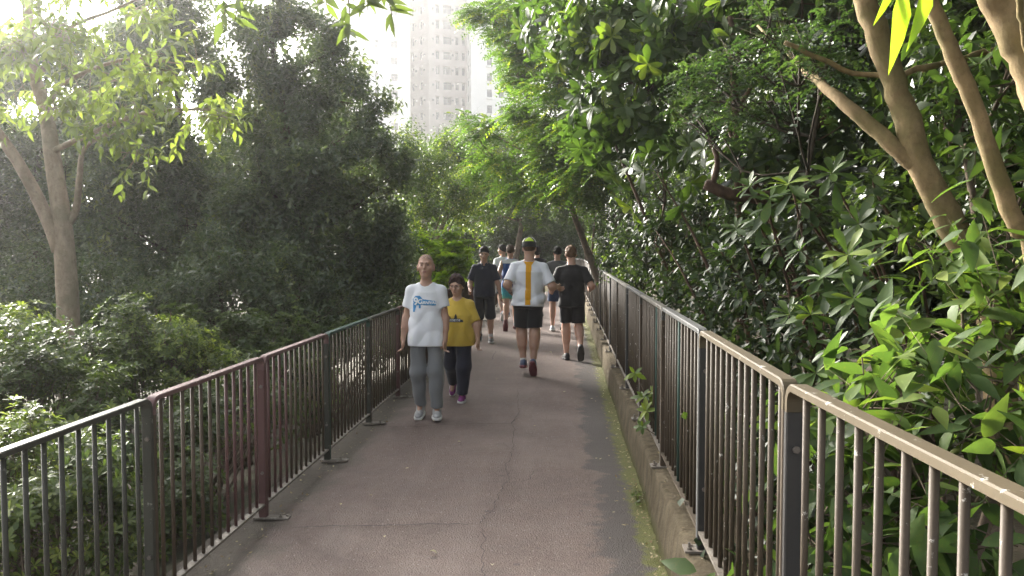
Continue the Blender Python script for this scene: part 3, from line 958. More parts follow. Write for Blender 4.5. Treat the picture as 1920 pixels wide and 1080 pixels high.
for lab, px, Y, bl in (('evergreen tree just outside the left edge of the view', -260, 12.5, [(-230, 160, 12.5, 110, 100), (-330, 250, 12.5, 120, 110), (-200, 330, 12.5, 110, 110), (-300, 430, 12.3, 130, 110), (-200, 520, 12, 120, 90), (-380, 520, 12, 110, 90)]),
                       ('evergreen tree farther left beyond the edge of the view', -620, 11.5, [(-560, 180, 11.5, 120, 110), (-660, 280, 11.5, 130, 120), (-520, 380, 11.3, 120, 110), (-640, 460, 11.2, 140, 120), (-520, 560, 11, 120, 90)])):
    evergreen('evergreen_tree', lab, base_at(px, Y), [pblob(*b) for b in bl], dens=80)
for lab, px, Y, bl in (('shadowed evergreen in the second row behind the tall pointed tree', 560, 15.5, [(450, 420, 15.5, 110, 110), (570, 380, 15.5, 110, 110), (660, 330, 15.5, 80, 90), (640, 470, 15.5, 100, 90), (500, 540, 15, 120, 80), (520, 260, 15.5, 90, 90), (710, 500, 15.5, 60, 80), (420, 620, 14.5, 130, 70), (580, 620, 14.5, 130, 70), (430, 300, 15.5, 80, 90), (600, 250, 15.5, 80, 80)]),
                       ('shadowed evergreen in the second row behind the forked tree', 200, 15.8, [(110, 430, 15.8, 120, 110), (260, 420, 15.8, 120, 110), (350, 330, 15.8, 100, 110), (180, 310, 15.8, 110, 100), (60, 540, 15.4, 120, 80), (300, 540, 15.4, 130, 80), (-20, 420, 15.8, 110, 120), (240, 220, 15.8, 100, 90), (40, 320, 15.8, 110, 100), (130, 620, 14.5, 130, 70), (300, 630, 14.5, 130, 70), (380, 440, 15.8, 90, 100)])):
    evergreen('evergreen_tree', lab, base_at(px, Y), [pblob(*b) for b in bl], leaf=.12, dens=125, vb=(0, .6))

# ---------------------------------------------------------------- left: pale leaning tree with a forked trunk
root = plant('forked_tree', 'smooth barked forked tree with pale drooping leaves on the left', 'tree', base_at(122, 8.2))
mb = MB()
y8 = 8.2
mb.tube(spline([base_at(126, y8, -.1), P(128, 600, y8), P(122, 480, y8), P(113, 390, y8), P(98, 290, y8), P(86, 210, y8 + .1), P(60, 120, y8 + .2), P(50, -20, y8 + .3)], 26), np.linspace(.118, .05, 26), 12, wob=.06)
mb.tube(spline([P(112, 470, y8), P(95, 425, y8 - .05), P(60, 350, y8 - .1), P(18, 280, y8 - .2), P(-30, 215, y8 - .3), P(-90, 120, y8 - .4)], 16), np.linspace(.075, .04, 16), 9, wob=.06)
mb.tube(spline([P(118, 430, y8), P(142, 395, y8), P(150, 330, y8 - .2), P(160, 275, y8 - .3), P(230, 240, y8 - .6)], 14), np.linspace(.045, .015, 14), 7, wob=.08)
mb.tube(spline([P(96, 285, y8), P(150, 260, y8 - .2), P(260, 215, y8 - .6), P(380, 205, y8 - .9), P(440, 215, y8 - 1)], 16), np.linspace(.035, .006, 16), 6)
mb.tube(spline([P(84, 200, y8), P(130, 150, y8 - .3), P(240, 110, y8 - .6), P(340, 120, y8 - .8)], 12), np.linspace(.03, .006, 12), 6)
mb.tube(spline([P(70, 150, y8), P(120, 60, y8 - .3), P(210, 20, y8 - .5), P(300, -20, y8 - .6)], 12), np.linspace(.03, .008, 12), 6)
bl = [pblob(*b) for b in [(90, 215, 7.9, 70, 40), (180, 140, 7.7, 90, 60), (230, 230, 7.4, 90, 50), (330, 130, 7.4, 70, 60), (380, 225, 7.2, 70, 40), (120, 60, 7.8, 100, 60), (30, 130, 8, 90, 70), (240, 20, 7.7, 80, 50), (265, 290, 7.3, 40, 30), (420, 225, 7.1, 35, 25), (-100, 90, 7.8, 80, 60), (-60, 170, 7.9, 60, 40), (50, -60, 8.4, 90, 50)]]
O, A, Lh = twigs_in(bl, 26, up=0, lenr=(.15, .32))
twig_wood(mb, O, A, Lh, .004, 1)
wood(root, mb, M_BARK_WAN)
cl = Cloud('pale', ('lan', .20, .25, .25), 220)
leaves_alternate(cl, O, A, Lh, 6, .125, lift=.5, upn=.9, vbase=(.2, .9), drop=.55)
register(root, cl)

# ---------------------------------------------------------------- left: shrubs with whorled leaves in front
def shrub(name, label, base, blobs, leaf, dens, mat, m=8, singles=200, shape=('obo', .19, .2, .1), vb=(.15, .6), tip=.35, group=None, up=.9):
    root = plant(name, label, 'shrub', base, group)
    mb = MB()
    for c, r in blobs:
        for k in range(7):
            e = np.array(c) + rand_dirs(1)[0] * np.array(r) * .7
            st = np.array(base) + np.array([rng.normal(0, .12), rng.normal(0, .12), -.05])
            mb.tube(spline([st, (st + e) / 2 + rng.normal(0, .08, 3), e], 6), np.linspace(.014, .004, 6), 5, cap=False)
    O, A, Lh = twigs_in(blobs, dens, up=up, lenr=(.08, .2), shell=.3)
    twig_wood(mb, O, A, Lh, .0035, 2)
    wood(root, mb, M_BARK_GREY, 'stems')
    cl = Cloud(mat, shape, singles)
    leaves_rosette(cl, O + A * Lh[:, None], A, m, leaf, vbase=vb, tip=tip)
    leaves_alternate(cl, O - A * (Lh * .3)[:, None], A, Lh, 3, leaf * .95, vbase=(0, .4))
    register(root, cl, 'foliage')
    return root
sg = 'leafy shrubs beyond the left railing'
shrub('leafy_shrub', 'rounded shrub rising highest below the forked tree', base_at(300, 6.9), [pblob(*b) for b in [(290, 630, 6.8, 90, 80), (215, 680, 6.6, 90, 70), (340, 690, 6.9, 70, 70), (250, 760, 6.5, 110, 90), (390, 720, 7.2, 60, 60)]], .058, 210, 'azalea', group=sg)
shrub('leafy_shrub', 'wide pale tipped shrub at the left edge above the rail', base_at(60, 5.8), [pblob(*b) for b in [(40, 680, 5.8, 100, 70), (130, 690, 5.9, 90, 80), (-40, 720, 5.6, 100, 100), (70, 780, 5.5, 110, 90), (170, 800, 5.4, 90, 90), (0, 640, 6.2, 80, 50)]], .058, 210, 'azalea', group=sg)
shrub('leafy_shrub', 'shrub seen through the balusters in the lower left corner', base_at(60, 4.3), [pblob(*b) for b in [(40, 900, 4.4, 120, 100), (160, 900, 4.5, 110, 110), (60, 1030, 4.1, 130, 110), (190, 1020, 4.3, 100, 120), (-80, 960, 4.2, 120, 140)]], .056, 200, 'azalea', group=sg)
shrub('leafy_shrub', 'shrub seen through the maroon balusters of the left railing', base_at(330, 5.9), [pblob(*b) for b in [(300, 850, 5.6, 90, 90), (390, 830, 6.1, 90, 80), (330, 940, 5.3, 90, 90), (440, 780, 6.9, 80, 70), (270, 1010, 5, 80, 90), (500, 760, 7.6, 70, 70)]], .058, 170, 'azalea', group=sg, vb=(.05, .45))
shrub('leafy_shrub', 'shaded shrub low behind the green patch of the left railing', base_at(600, 9.4), [pblob(*b) for b in [(560, 720, 9, 90, 60), (650, 680, 9.8, 80, 60), (600, 660, 10, 90, 50), (720, 640, 11.5, 70, 50), (520, 680, 8.8, 70, 60)]], .065, 110, 'ever', shape=('kite', .22), singles=0, group=sg, vb=(.3, .9))

shrub('leafy_shrub', 'shrub continuing the left hedge beyond the edge of the view', base_at(-260, 5.2), [pblob(*b) for b in [(-220, 720, 5.4, 110, 90), (-330, 760, 5, 120, 100), (-200, 860, 4.8, 110, 110), (-420, 700, 5.6, 120, 90), (-330, 920, 4.4, 130, 120)]], .058, 120, 'azalea', singles=0, shape=('kite', .24), group=sg)
shrub('leafy_shrub', 'low shrub filling the gap below the dark bush left of the railing', base_at(440, 8.8), [pblob(*b) for b in [(420, 660, 8.6, 80, 50), (360, 640, 8.8, 70, 50), (480, 650, 9, 70, 50), (450, 710, 8.4, 80, 50), (560, 640, 9.8, 70, 50)]], .062, 130, 'azalea', shape=('kite', .24), singles=0, group=sg, vb=(0, .35), tip=.2)

# ---------------------------------------------------------------- left middle: leaning many-stemmed tree and bright shrub
root = plant('many_stemmed_tree', 'leaning tree with many thin stems behind the bald man', 'tree', base_at(770, 18.5))
mb = MB()
bl = [pblob(*b) for b in [(800, 330, 19.5, 60, 55), (860, 300, 21, 60, 45), (780, 400, 18.5, 50, 70), (850, 370, 20, 55, 50), (760, 300, 18.5, 40, 50), (900, 345, 21.5, 50, 55), (735, 440, 17.5, 45, 60), (830, 280, 20.5, 45, 30), (890, 410, 22, 40, 40)]]
for k in range(11):
    t = k / 10
    s0 = base_at(742 + 30 * t, 18 + 1.2 * t)
    e = P(775 + 120 * t + rng.normal(0, 8), 380 - 60 * t + rng.normal(0, 14), 18.6 + 2.4 * t)
    m1 = s0 * .5 + e * .5 + np.array([-.22, 0, .05]) + rng.normal(0, .06, 3)
    mb.tube(spline([s0, m1, e], 10), np.linspace(.040 + .02 * rng.random(), .010, 10), 6)
O, A, Lh = twigs_in(bl, 85, up=.2, lenr=(.25, .5))
twig_wood(mb, O, A, Lh, .004, 4)
wood(root, mb, M_BARK_GREY)
cl = Cloud('mid', ('kite', .27), 0)
leaves_alternate(cl, O, A, Lh, 9, .085, vbase=(.25, 1.0))
register(root, cl)

root = plant('bright_shrub', 'bright yellow green feathery shrub beside the man in navy', 'shrub', base_at(850, 17.2))
mb = MB()
bl = [pblob(*b) for b in [(850, 480, 17.2, 45, 35), (830, 520, 16.9, 40, 40), (880, 450, 17.6, 28, 25), (815, 460, 17.5, 25, 25)]]
O, A, Lh = twigs_in(bl, 60, up=.6, lenr=(.3, .5))
twig_wood(mb, O, A, Lh, .005, 1)
for c, r in bl:
    s0 = np.array(root.location); mb.tube(spline([s0, (s0 + c) / 2 + [0.05, 0, .05], c], 5), np.linspace(.02, .006, 5), 5)
wood(root, mb, M_BARK_GREY, 'stems')
cl = Cloud('bright', ('kite', .30), 0)
leaves_pinnate(cl, O, A, Lh, 7, .15, .4, (.1, 1))
register(root, cl, 'foliage')

# ---------------------------------------------------------------- far end of the path
def far_tree(label, base, blobs, leaf=.12, dens=30, mat='mid', tr=(.14, .04), vb=(.1, .8), bark=None, top=None):
    return evergreen('far_tree', label, base, blobs, leaf=leaf, mat=mat, tr=tr, m=8, vb=vb, shape=('kite', .32), bark=bark or M_BARK_GREY, trunk_top=top, group='trees where the path bends', up=.1, dens=dens * 2)
far_tree('tree with a dark leaning trunk at the bend, left of the white shirted runner', base_at(952, 36),
    [pblob(*b) for b in [(930, 340, 36, 50, 50), (985, 330, 36, 55, 55), (960, 390, 37, 60, 40), (900, 370, 37, 40, 40), (1010, 400, 35, 40, 40)]], top=P(985, 360, 36), tr=(.17, .07))
far_tree('tree with crooked dark boughs in front of the pale wall at the bend', base_at(880, 33),
    [pblob(*b) for b in [(860, 360, 33, 40, 40), (900, 330, 34, 45, 45), (850, 410, 32, 35, 40), (940, 300, 34, 45, 40), (905, 290, 34, 45, 30), (980, 270, 33, 45, 40), (955, 355, 34, 45, 40), (880, 440, 33, 30, 25)]], top=P(915, 380, 33.5), tr=(.12, .05))
far_tree('dense tree closing the view at the end of the path', base_at(1020, 42),
    [pblob(*b) for b in [(1010, 450, 42, 70, 50), (1060, 420, 41, 60, 60), (950, 480, 43, 70, 45), (1030, 500, 41, 70, 40), (1080, 480, 39, 50, 50), (930, 430, 41, 50, 40), (975, 445, 41, 50, 40), (1000, 395, 41, 60, 50), (1040, 370, 41, 60, 50), (880, 490, 42, 60, 40), (1100, 400, 38, 40, 50)]], dens=34, vb=(.0, .55))
far_tree('tall tree leaning over the bend from the right bank', base_at(1110, 30),
    [pblob(*b) for b in [(1080, 380, 29, 50, 60), (1110, 320, 28, 60, 60), (1060, 320, 30, 50, 50), (1090, 440, 27, 40, 50), (1030, 290, 31, 50, 40), (1110, 250, 29, 60, 50)]], dens=40, vb=(.1, .9), tr=(.07, .03))
far_tree('pale green tree low in front of the tower', base_at(850, 40),
    [pblob(*b) for b in [(830, 310, 40, 60, 40), (880, 300, 41, 60, 40), (780, 330, 40, 50, 45), (930, 280, 42, 50, 40), (870, 350, 40, 70, 40)]], dens=24, vb=(.4, 1))
far_tree('dense tree shading the far path from the left', base_at(762, 33),
    [pblob(*b) for b in [(760, 400, 33, 60, 60), (720, 345, 33, 60, 50), (800, 370, 32, 50, 60), (850, 335, 34, 50, 40), (785, 310, 33, 50, 35), (740, 460, 31, 60, 50), (690, 420, 32, 60, 70), (830, 420, 33, 45, 45)]], dens=34, vb=(.05, .7))
far_tree('shadowed thicket tree behind the walker in navy', base_at(800, 26),
    [pblob(*b) for b in [(800, 470, 26, 50, 50), (770, 520, 24, 40, 50), (850, 500, 29, 40, 40), (900, 470, 34, 40, 30), (740, 480, 22, 40, 60)]], dens=40, vb=(0, .5), tr=(.08, .03))

und = 'undergrowth along the far left railing'
for lab, px, Y, bl in (('undergrowth bush beyond the left railing near the leaning stems', 770, 17, [(745, 560, 15.5, 45, 40), (785, 540, 17.5, 45, 40), (700, 590, 14, 50, 40), (760, 500, 17, 45, 40)]),
                       ('undergrowth bush beyond the left railing below the bright shrub', 830, 23, [(825, 535, 21, 35, 30), (860, 520, 24, 35, 30), (885, 505, 28, 35, 28), (800, 510, 22, 40, 35)]),
                       ('undergrowth bush at the far bend behind the runners', 950, 34, [(915, 508, 31, 35, 25), (945, 500, 35, 35, 28), (985, 500, 39, 40, 28), (1025, 505, 43, 45, 25), (1000, 480, 43, 50, 30), (890, 480, 34, 40, 30), (1065, 500, 44, 40, 30)])):
    rtree_args = dict(leaf=.10, dens=70, mat='mid', m=8, shape=('kite', .3), tr=(.03, .012), vb=(.05, .7), bark=M_BARK_GREY, group=und, wstep=5)
    r_ = evergreen('undergrowth_bush', lab, base_at(px, Y), [pblob(*b) for b in bl], **rtree_args)
    r_['category'] = 'shrub'

# ---------------------------------------------------------------- right bank
def rtree(name, label, base, blobs, leaf, dens, mat, style, m, shape, singles=0, tr=(.08, .03), bark=None, top=None, vb=(.1, .8), lenr=(.18, .36), up=.2, wstep=3, drop=0.0, cat='tree', tipv=0., group=None, open_=(.15, .75), extra=None, per=None):
    root = plant(name, label, cat, base, group)
    mb = MB()
    tp = top if top is not None else max((b[0] for b in blobs), key=lambda c: c[2])
    mid = np.array(base) * .5 + np.array(tp) * .5 + rng.normal(0, .1, 3) * [1, 1, 0]
    limbs(mb, [np.array(base) - [0, 0, .1], mid, tp], tr, blobs)
    if extra: extra(mb)
    O, A, Lh = twigs_in(blobs, dens, up=up, lenr=lenr)
    twig_wood(mb, O, A, Lh, .0035, wstep)
    wood(root, mb, bark or M_BARK_GREY, 'trunk' if cat == 'tree' else 'stems')
    cl = Cloud(mat, shape, singles)
    if style == 'alt': leaves_alternate(cl, O, A, Lh, m, leaf, vbase=vb, drop=drop, tipv=tipv)
    elif style == 'ros':
        leaves_rosette(cl, O + A * Lh[:, None], A, m, leaf, vbase=vb, open_=open_)
    else: leaves_pinnate(cl, O, A, Lh, m, leaf, .4, vb)
    register(root, cl, 'crown' if cat == 'tree' else 'foliage')
    return root

rtree('feathery_tree', 'light green feathery leaved tree overhanging the path from the right', base_at(1165, 15.5),
    [pblob(*b) for b in [(925, 30, 16.5, 45, 45), (1000, 20, 15.5, 70, 60), (960, 90, 16, 60, 40), (915, 245, 16.5, 40, 30), (985, 215, 15.5, 60, 60), (1050, 270, 15, 70, 70), (960, 300, 16.5, 50, 40), (1035, 170, 14.5, 60, 60), (1100, 210, 14, 60, 60), (1090, 330, 14.5, 60, 50), (1010, 350, 16, 60, 45), (1080, 90, 14.5, 60, 60), (900, 300, 17.5, 35, 25), (870, 225, 17, 18, 12), (1130, 290, 13.5, 50, 60), (1060, 360, 15, 50, 50), (1000, 120, 16, 60, 60)]],
    .075, 75, 'feather', 'pin', 9, ('kite', .32), tr=(.08, .02), lenr=(.3, .5), vb=(.1, 1))
rtree('broad_leaved_tree', 'tree with large glossy oval leaves catching the light above the right railing', base_at(1350, 9.2),
    [pblob(*b) for b in [(1110, 90, 9.4, 75, 70), (1190, 60, 8.8, 80, 60), (1200, 150, 8.6, 85, 70), (1130, 190, 9.2, 65, 60), (1260, 110, 8.4, 80, 80), (1200, 250, 8.7, 60, 50), (1285, 30, 8.2, 90, 60), (1250, 340, 8.2, 40, 40), (1060, 50, 10, 60, 60), (1110, 250, 9.4, 40, 40), (1170, 10, 8.8, 90, 50)]],
    .20, 22, 'big', 'ros', 9, ('obo', .19, .22, .16), singles=300, tr=(.024, .012), bark=M_BARK_RED, lenr=(.15, .35), vb=(.1, .75), open_=(.1, .8))
rtree('broad_leaved_tree', 'tree with large dark leaves hanging at the top above the feathery twigs', base_at(1400, 7.6),
    [pblob(*b) for b in [(1370, 30, 7.4, 90, 60), (1450, 20, 7, 90, 60), (1330, 260, 7.8, 60, 50), (1540, 10, 6.6, 90, 50), (1480, 260, 7.4, 70, 60), (1420, 330, 7.2, 70, 60), (1560, 200, 7, 60, 80)]],
    .18, 24, 'laurel', 'ros', 8, ('obo', .19, .22, .2), singles=200, tr=(.06, .025), bark=M_BARK_RED, vb=(0, .7),
    extra=lambda b: (b.tube(spline([P(1530, 360, 7.2), P(1440, 370, 7), P(1370, 365, 6.9), P(1322, 345, 6.9)], 10), np.linspace(.06, .045, 10), 8, wob=.2),
                     b.tube(spline([P(1335, 350, 6.9), P(1345, 300, 6.9), P(1325, 250, 7)], 8), np.linspace(.026, .016, 8), 6),
                     b.tube(spline([P(1400, 360, 6.9), P(1385, 290, 7), P(1360, 230, 7.1)], 8), np.linspace(.022, .012, 8), 6)))
rtree('feathery_tree', 'dark feathery twigs hanging in front of the right hand boughs', base_at(1480, 6.6),
    [pblob(*b) for b in [(1330, 150, 6.5, 60, 50), (1400, 100, 6.2, 70, 45), (1480, 120, 6, 70, 55), (1380, 200, 6.2, 65, 45), (1300, 215, 6.8, 35, 30), (1560, 60, 5.8, 70, 45), (1450, 190, 6.2, 60, 40), (1520, 160, 6, 50, 40), (1500, 110, 5.0, 55, 40), (1545, 150, 5.2, 40, 30), (1440, 60, 5.4, 60, 40)]],
    .036, 110, 'featherd', 'pin', 8, ('kite', .34), tr=(.025, .010), lenr=(.18, .3), vb=(.1, .9), bark=M_BARK_DARK)
lau = 'laurel bushes behind the right railing'
def laurel(label, base, bl, leaf=.085, dens=100, singles=0, vb=(.05, .85), extra=None, m=8):
    return rtree('laurel_bush', label, base, [pblob(*b) for b in bl], leaf, dens, 'laurel', 'alt', m, ('ell', .21, .2, .12) if singles else ('kite', .27), singles=singles, tr=(.04, .015), cat='shrub', vb=vb, group=lau, bark=M_BARK_RED, tipv=.12, extra=extra)
laurel('dark laurel bush where the right railing runs out of sight', base_at(1122, 20), [(1118, 440, 20, 30, 50), (1140, 400, 18, 40, 50), (1110, 480, 22, 22, 30), (1150, 460, 17, 40, 50), (1125, 350, 20, 40, 50)])
laurel('laurel bush above the far half of the right railing', base_at(1185, 13), [(1165, 480, 14, 45, 50), (1200, 490, 12, 50, 60), (1190, 410, 13, 60, 50), (1150, 350, 15, 50, 50), (1230, 440, 11.5, 60, 60), (1190, 340, 12.5, 50, 40)])
laurel('laurel bush with a thin red stem above the middle of the right railing', base_at(1290, 9), [(1260, 530, 9.2, 60, 60), (1310, 500, 8.6, 65, 70), (1270, 440, 9.2, 65, 60), (1330, 420, 8.4, 60, 60), (1240, 390, 9.8, 50, 50), (1330, 560, 8, 60, 60)], singles=150, dens=70, vb=(0, .75),
    extra=lambda b: (b.tube(spline([P(1365, 590, 7.6), P(1335, 520, 7.7), P(1295, 430, 7.9), P(1232, 325, 8.2)], 12), np.linspace(.026, .006, 12), 7, wob=.1),
                     b.tube(spline([P(1325, 600, 7.3), P(1295, 540, 7.4), P(1262, 480, 7.6), P(1228, 430, 8)], 8), np.linspace(.016, .003, 8), 6)))
laurel('laurel bush with grey leaves in the shade behind the nearest grey rail', base_at(1440, 6), [(1400, 560, 6.4, 80, 70), (1460, 610, 5.6, 80, 70), (1380, 480, 7, 70, 60), (1450, 500, 6.4, 70, 70), (1530, 630, 5, 70, 70), (1500, 560, 5.8, 70, 70), (1340, 640, 7, 60, 60), (1430, 690, 5.4, 70, 70)], singles=220, vb=(0, .6), dens=62)
laurel('low laurel bush behind the lower balusters of the right railing', base_at(1440, 5), [(1380, 760, 5.6, 70, 80), (1440, 820, 4.6, 80, 90), (1330, 700, 7, 60, 70), (1480, 900, 4, 90, 100), (1290, 660, 9, 50, 50), (1400, 930, 4.4, 70, 80), (1250, 620, 11, 40, 40), (1470, 1040, 3.9, 90, 80)], dens=60, vb=(0, .5))

# rosettes of long leaves standing out from the shade
root = plant('long_leaved_shrub', 'shrub with whorls of long leaves over the near right railing', 'shrub', base_at(1600, 4.9))
mb = MB(); cl = Cloud('big', ('obo', .165, .2, .18), 300)
spots = [(1478, 345, 5.2, .15), (1445, 372, 5.4, .14), (1560, 325, 5.3, .15), (1420, 410, 5.6, .13), (1500, 470, 5.2, .13), (1590, 478, 4.4, .17), (1545, 520, 4.5, .15), (1630, 500, 4.5, .14), (1520, 590, 4.6, .13), (1600, 560, 4.3, .15),
         (1660, 590, 4.4, .14), (1480, 590, 5, .12), (1570, 650, 4.2, .12), (1530, 700, 3.9, .12), (1590, 720, 3.7, .13), (1505, 380, 5.3, .13), (1405, 350, 5.6, .12), (1540, 400, 5.3, .13), (1610, 420, 4.9, .14), (1450, 460, 5.6, .12), (1380, 430, 6, .12), (1640, 330, 5.5, .15), (1350, 470, 6.2, .11)]
for (px, py, Y, sz) in spots:
    c = P(px, py, Y)
    ax = nrm(np.array([-.35, -.45, .85]) + rng.normal(0, .25, 3))
    st = np.array([c[0] + .35 + rng.random() * .3, Y + .3, float(gz(c[0] + .5, Y)) ])
    mb.tube(spline([st, c * .55 + st * .45 + np.array([.15, .1, .1]) + rng.normal(0, .05, 3), c - ax * .12, c], 9), np.linspace(.014, .005, 9), 5)
    O1 = np.array([c]); A1_ = np.array([ax])
    leaves_rosette(cl, O1, A1_, 11, sz * 1.15, (-.15, .95), (.25, .6), .35)
    leaves_rosette(cl, O1 - A1_ * .07, A1_, 6, sz * 1.2, (-.35, .2), (.1, .45), 0)
wood(root, mb, M_BARK_RED, 'stems'); register(root, cl, 'foliage')

rtree('soft_leaved_shrub', 'shrub with big soft green leaves behind the near right balusters', base_at(1760, 3.3),
    [pblob(*b) for b in [(1690, 740, 3.3, 90, 70), (1800, 640, 3.5, 100, 80), (1700, 880, 3.1, 110, 90), (1830, 800, 3.1, 100, 110), (1640, 990, 3.0, 100, 90), (1790, 980, 2.9, 110, 90), (1880, 620, 3.5, 80, 100), (1620, 800, 3.5, 70, 70), (1560, 900, 3.5, 70, 90), (1900, 720, 3.2, 70, 80), (1560, 1040, 3.2, 80, 80)]],
    .17, 34, 'soft', 'alt', 6, ('lan', .2, .2, .22), singles=300, tr=(.03, .012), cat='shrub', vb=(.1, .9), drop=.3, lenr=(.25, .45), wstep=1)
rtree('soft_leaved_shrub', 'leafy young tree at the right edge behind the leaning trunks', base_at(1880, 5),
    [pblob(*b) for b in [(1860, 280, 5, 80, 80), (1800, 420, 5.2, 70, 70), (1890, 130, 5, 60, 80), (1890, 430, 4.4, 60, 70), (1770, 240, 5.8, 70, 80), (1870, 530, 4.2, 70, 60), (1780, 120, 6, 70, 70), (1700, 440, 5.6, 60, 60), (1930, 330, 4.6, 60, 90)]],
    .14, 34, 'soft', 'alt', 6, ('lan', .19, .2, .2), singles=200, tr=(.04, .015), cat='tree', vb=(0, .8), drop=.25, lenr=(.2, .4), wstep=2)

# leaning trunks at the right edge
def trunk_tree(name, label, segs, mat, blobs, leafmat, leaf=.15, dens=14, singles=0, up=.1):
    root = plant(name, label, 'tree', segs[0][0][0])
    mb = MB()
    for pts, r0, r1, n in segs:
        q_ = spline(pts, n)
        q_ = q_ + rng.normal(0, .004, q_.shape)
        mb.tube(q_, np.linspace(r0, r1, n) * (1 + .04 * np.sin(np.arange(n) * .7)), 16, wob=.012)
    O, A, Lh = twigs_in(blobs, dens, up=up)
    twig_wood(mb, O, A, Lh, .004, 2)
    wood(root, mb, mat)
    cl = Cloud(leafmat, ('lan', .2, .2, .2), singles)
    leaves_alternate(cl, O, A, Lh, 6, leaf, vbase=(0, .8), drop=.3)
    register(root, cl)
    return root
Y1 = 4.6
b1 = P(1858, 560, Y1); g1 = np.array([b1[0] + .12, Y1, float(gz(b1[0] + .12, Y1)) - .1])
trunk_tree('leaning_tree', 'thick leaning tree with a forked trunk on the right bank',
    [([g1, b1, P(1815, 470, Y1), P(1762, 380, Y1), P(1722, 300, Y1), P(1697, 215, Y1 + .05), P(1672, 140, Y1 + .1), P(1635, 40, Y1 + .15), P(1600, -60, Y1 + .2), P(1540, -260, Y1 + .3)], .080, .054, 40),
     ([P(1730, 320, Y1), P(1690, 285, Y1 + .02), P(1630, 235, Y1 + .1), P(1565, 178, Y1 + .25), P(1520, 140, Y1 + .7), P(1480, 100, Y1 + 1.3), P(1420, 50, Y1 + 2.0)], .056, .008, 30),
     ([P(1760, 120, Y1 + .3), P(1680, 140, Y1 + .2), P(1610, 140, Y1 + .3), P(1530, 105, Y1 + .3), P(1470, 80, Y1 + .3)], .018, .012, 16),
     ([P(1900, 90, Y1 + .7), P(1820, 105, Y1 + .6), P(1730, 130, Y1 + .5)], .022, .014, 12)],
    M_BARK_PALE, [(np.array(c), (1.25, 1.25, .6)) for c in ((1.0, 4.6, 4.9), (2.4, 5.4, 5.2), (1.6, 6.8, 5.6), (3.2, 6.6, 5.4), (3.4, 4.4, 5.0), (2.2, 3.4, 4.8), (.9, 8.4, 6.2), (2.8, 8.6, 6.2))], 'mid', .13, 25)
Y2 = 3.7
b2 = P(1945, 520, Y2); g2 = np.array([b2[0] + .1, Y2, float(gz(b2[0] + .1, Y2)) - .1])
trunk_tree('leaning_tree', 'slender pale trunk leaning left at the right edge',
    [([g2, b2, P(1905, 420, Y2), P(1862, 300, Y2), P(1825, 190, Y2), P(1790, 110, Y2), P(1748, 10, Y2), P(1715, -90, Y2), P(1660, -260, Y2)], .039, .031, 36)],
    M_BARK_PALE, [(np.array(c), (1.1, 1.1, .55)) for c in ((1.2, 3.2, 4.4), (2.4, 2.6, 4.5), (3.4, 3.2, 4.7))], 'mid', .13, 25)
Y3 = 3.1
g3 = np.array([P(2080, 420, Y3)[0], Y3, 0.0]); g3[2] = float(gz(g3[0], Y3)) - .1
trunk_tree('leaning_tree', 'thick pale trunk crossing the upper right corner',
    [([g3, P(2050, 380, Y3), P(1985, 240, Y3), P(1938, 130, Y3), P(1895, 40, Y3), P(1850, -50, Y3), P(1790, -200, Y3)], .078, .056, 30),
     ([P(1936, 126, Y3), P(1922, 60, Y3 - .12), P(1912, 10, Y3 - .15), P(1905, -40, Y3 - .16)], .013, .009, 14)],
    M_BARK_PALE, [(np.array(c), (1.1, 1.1, .55)) for c in ((1.6, 1.6, 4.2), (3.0, 1.2, 4.4), (2.2, .2, 4.4))], 'mid', .13, 25)

# backlit leaves hanging into the top right of the view
root = plant('hanging_twig', 'twig with three long bright leaves hanging at the top right', 'twig', P(1712, -30, 2.3))
mb = MB(); mb.tube(spline([P(1760, -420, 2.6), P(1735, -220, 2.4), P(1712, -30, 2.3), P(1705, -12, 2.3)], 10), np.linspace(.008, .003, 10), 6)
wood(root, mb, M_BARK_GREY, 'stem')
cl = Cloud('bright', ('lan', .10, .3, .12), 300)
for (a, b, v) in (((1694, -30, 2.3), (1688, 128, 2.25), .75), ((1745, -35, 2.3), (1713, 88, 2.22), .7), ((1676, -30, 2.3), (1641, 52, 2.35), .6), ((1716, -40, 2.3), (1770, -10, 2.4), .5)):
    p0, p1 = P(*a), P(*b)
    cl.add(p0[None], (p1 - p0)[None], np.array([[.25, -1.0, .15]]), np.array([np.linalg.norm(p1 - p0)]), np.array([v]))
register(root, cl, 'foliage')
root = plant('hanging_twig', 'twig of narrow leaves hanging at the top before the white tower', 'twig', P(652, -40, 5))
mb = MB()
cl = Cloud('pale', ('lan', .15, .25, .15), 300)
for (tip, top_) in (((655, 62), (640, -60)), ((735, 30), (700, -70)), ((612, 10), (600, -70)), ((440, 40), (450, -70)), ((415, 55), (425, -60)), ((690, 20), (670, -70))):
    t0, t1 = P(*top_, 5), P(*tip, 5)
    mb.tube(spline([t0, (t0 + t1) / 2 + [0.02, 0, 0], t1], 6), np.linspace(.006, .0025, 6), 5)
    n = 9
    f = rng.uniform(.45, 1, (n, 1)); p = t0 * (1 - f) + t1 * f
    d = nrm(np.stack([rng.normal(0, .8, n), rng.normal(0, .4, n), -np.abs(rng.normal(.45, .4, n))], -1))
    cl.add(p, d, np.stack([rng.normal(0, .3, n), -np.ones(n), rng.uniform(.2, .9, n)], -1), rng.uniform(.10, .16, n), rng.uniform(.0, .35, n))
mb.tube(spline([P(380, -75, 5), P(520, -85, 5), P(620, -72, 5), P(720, -80, 5), P(900, -140, 5.2)], 12), .008, 5)
wood(root, mb, M_BARK_GREY, 'stem'); register(root, cl, 'foliage')

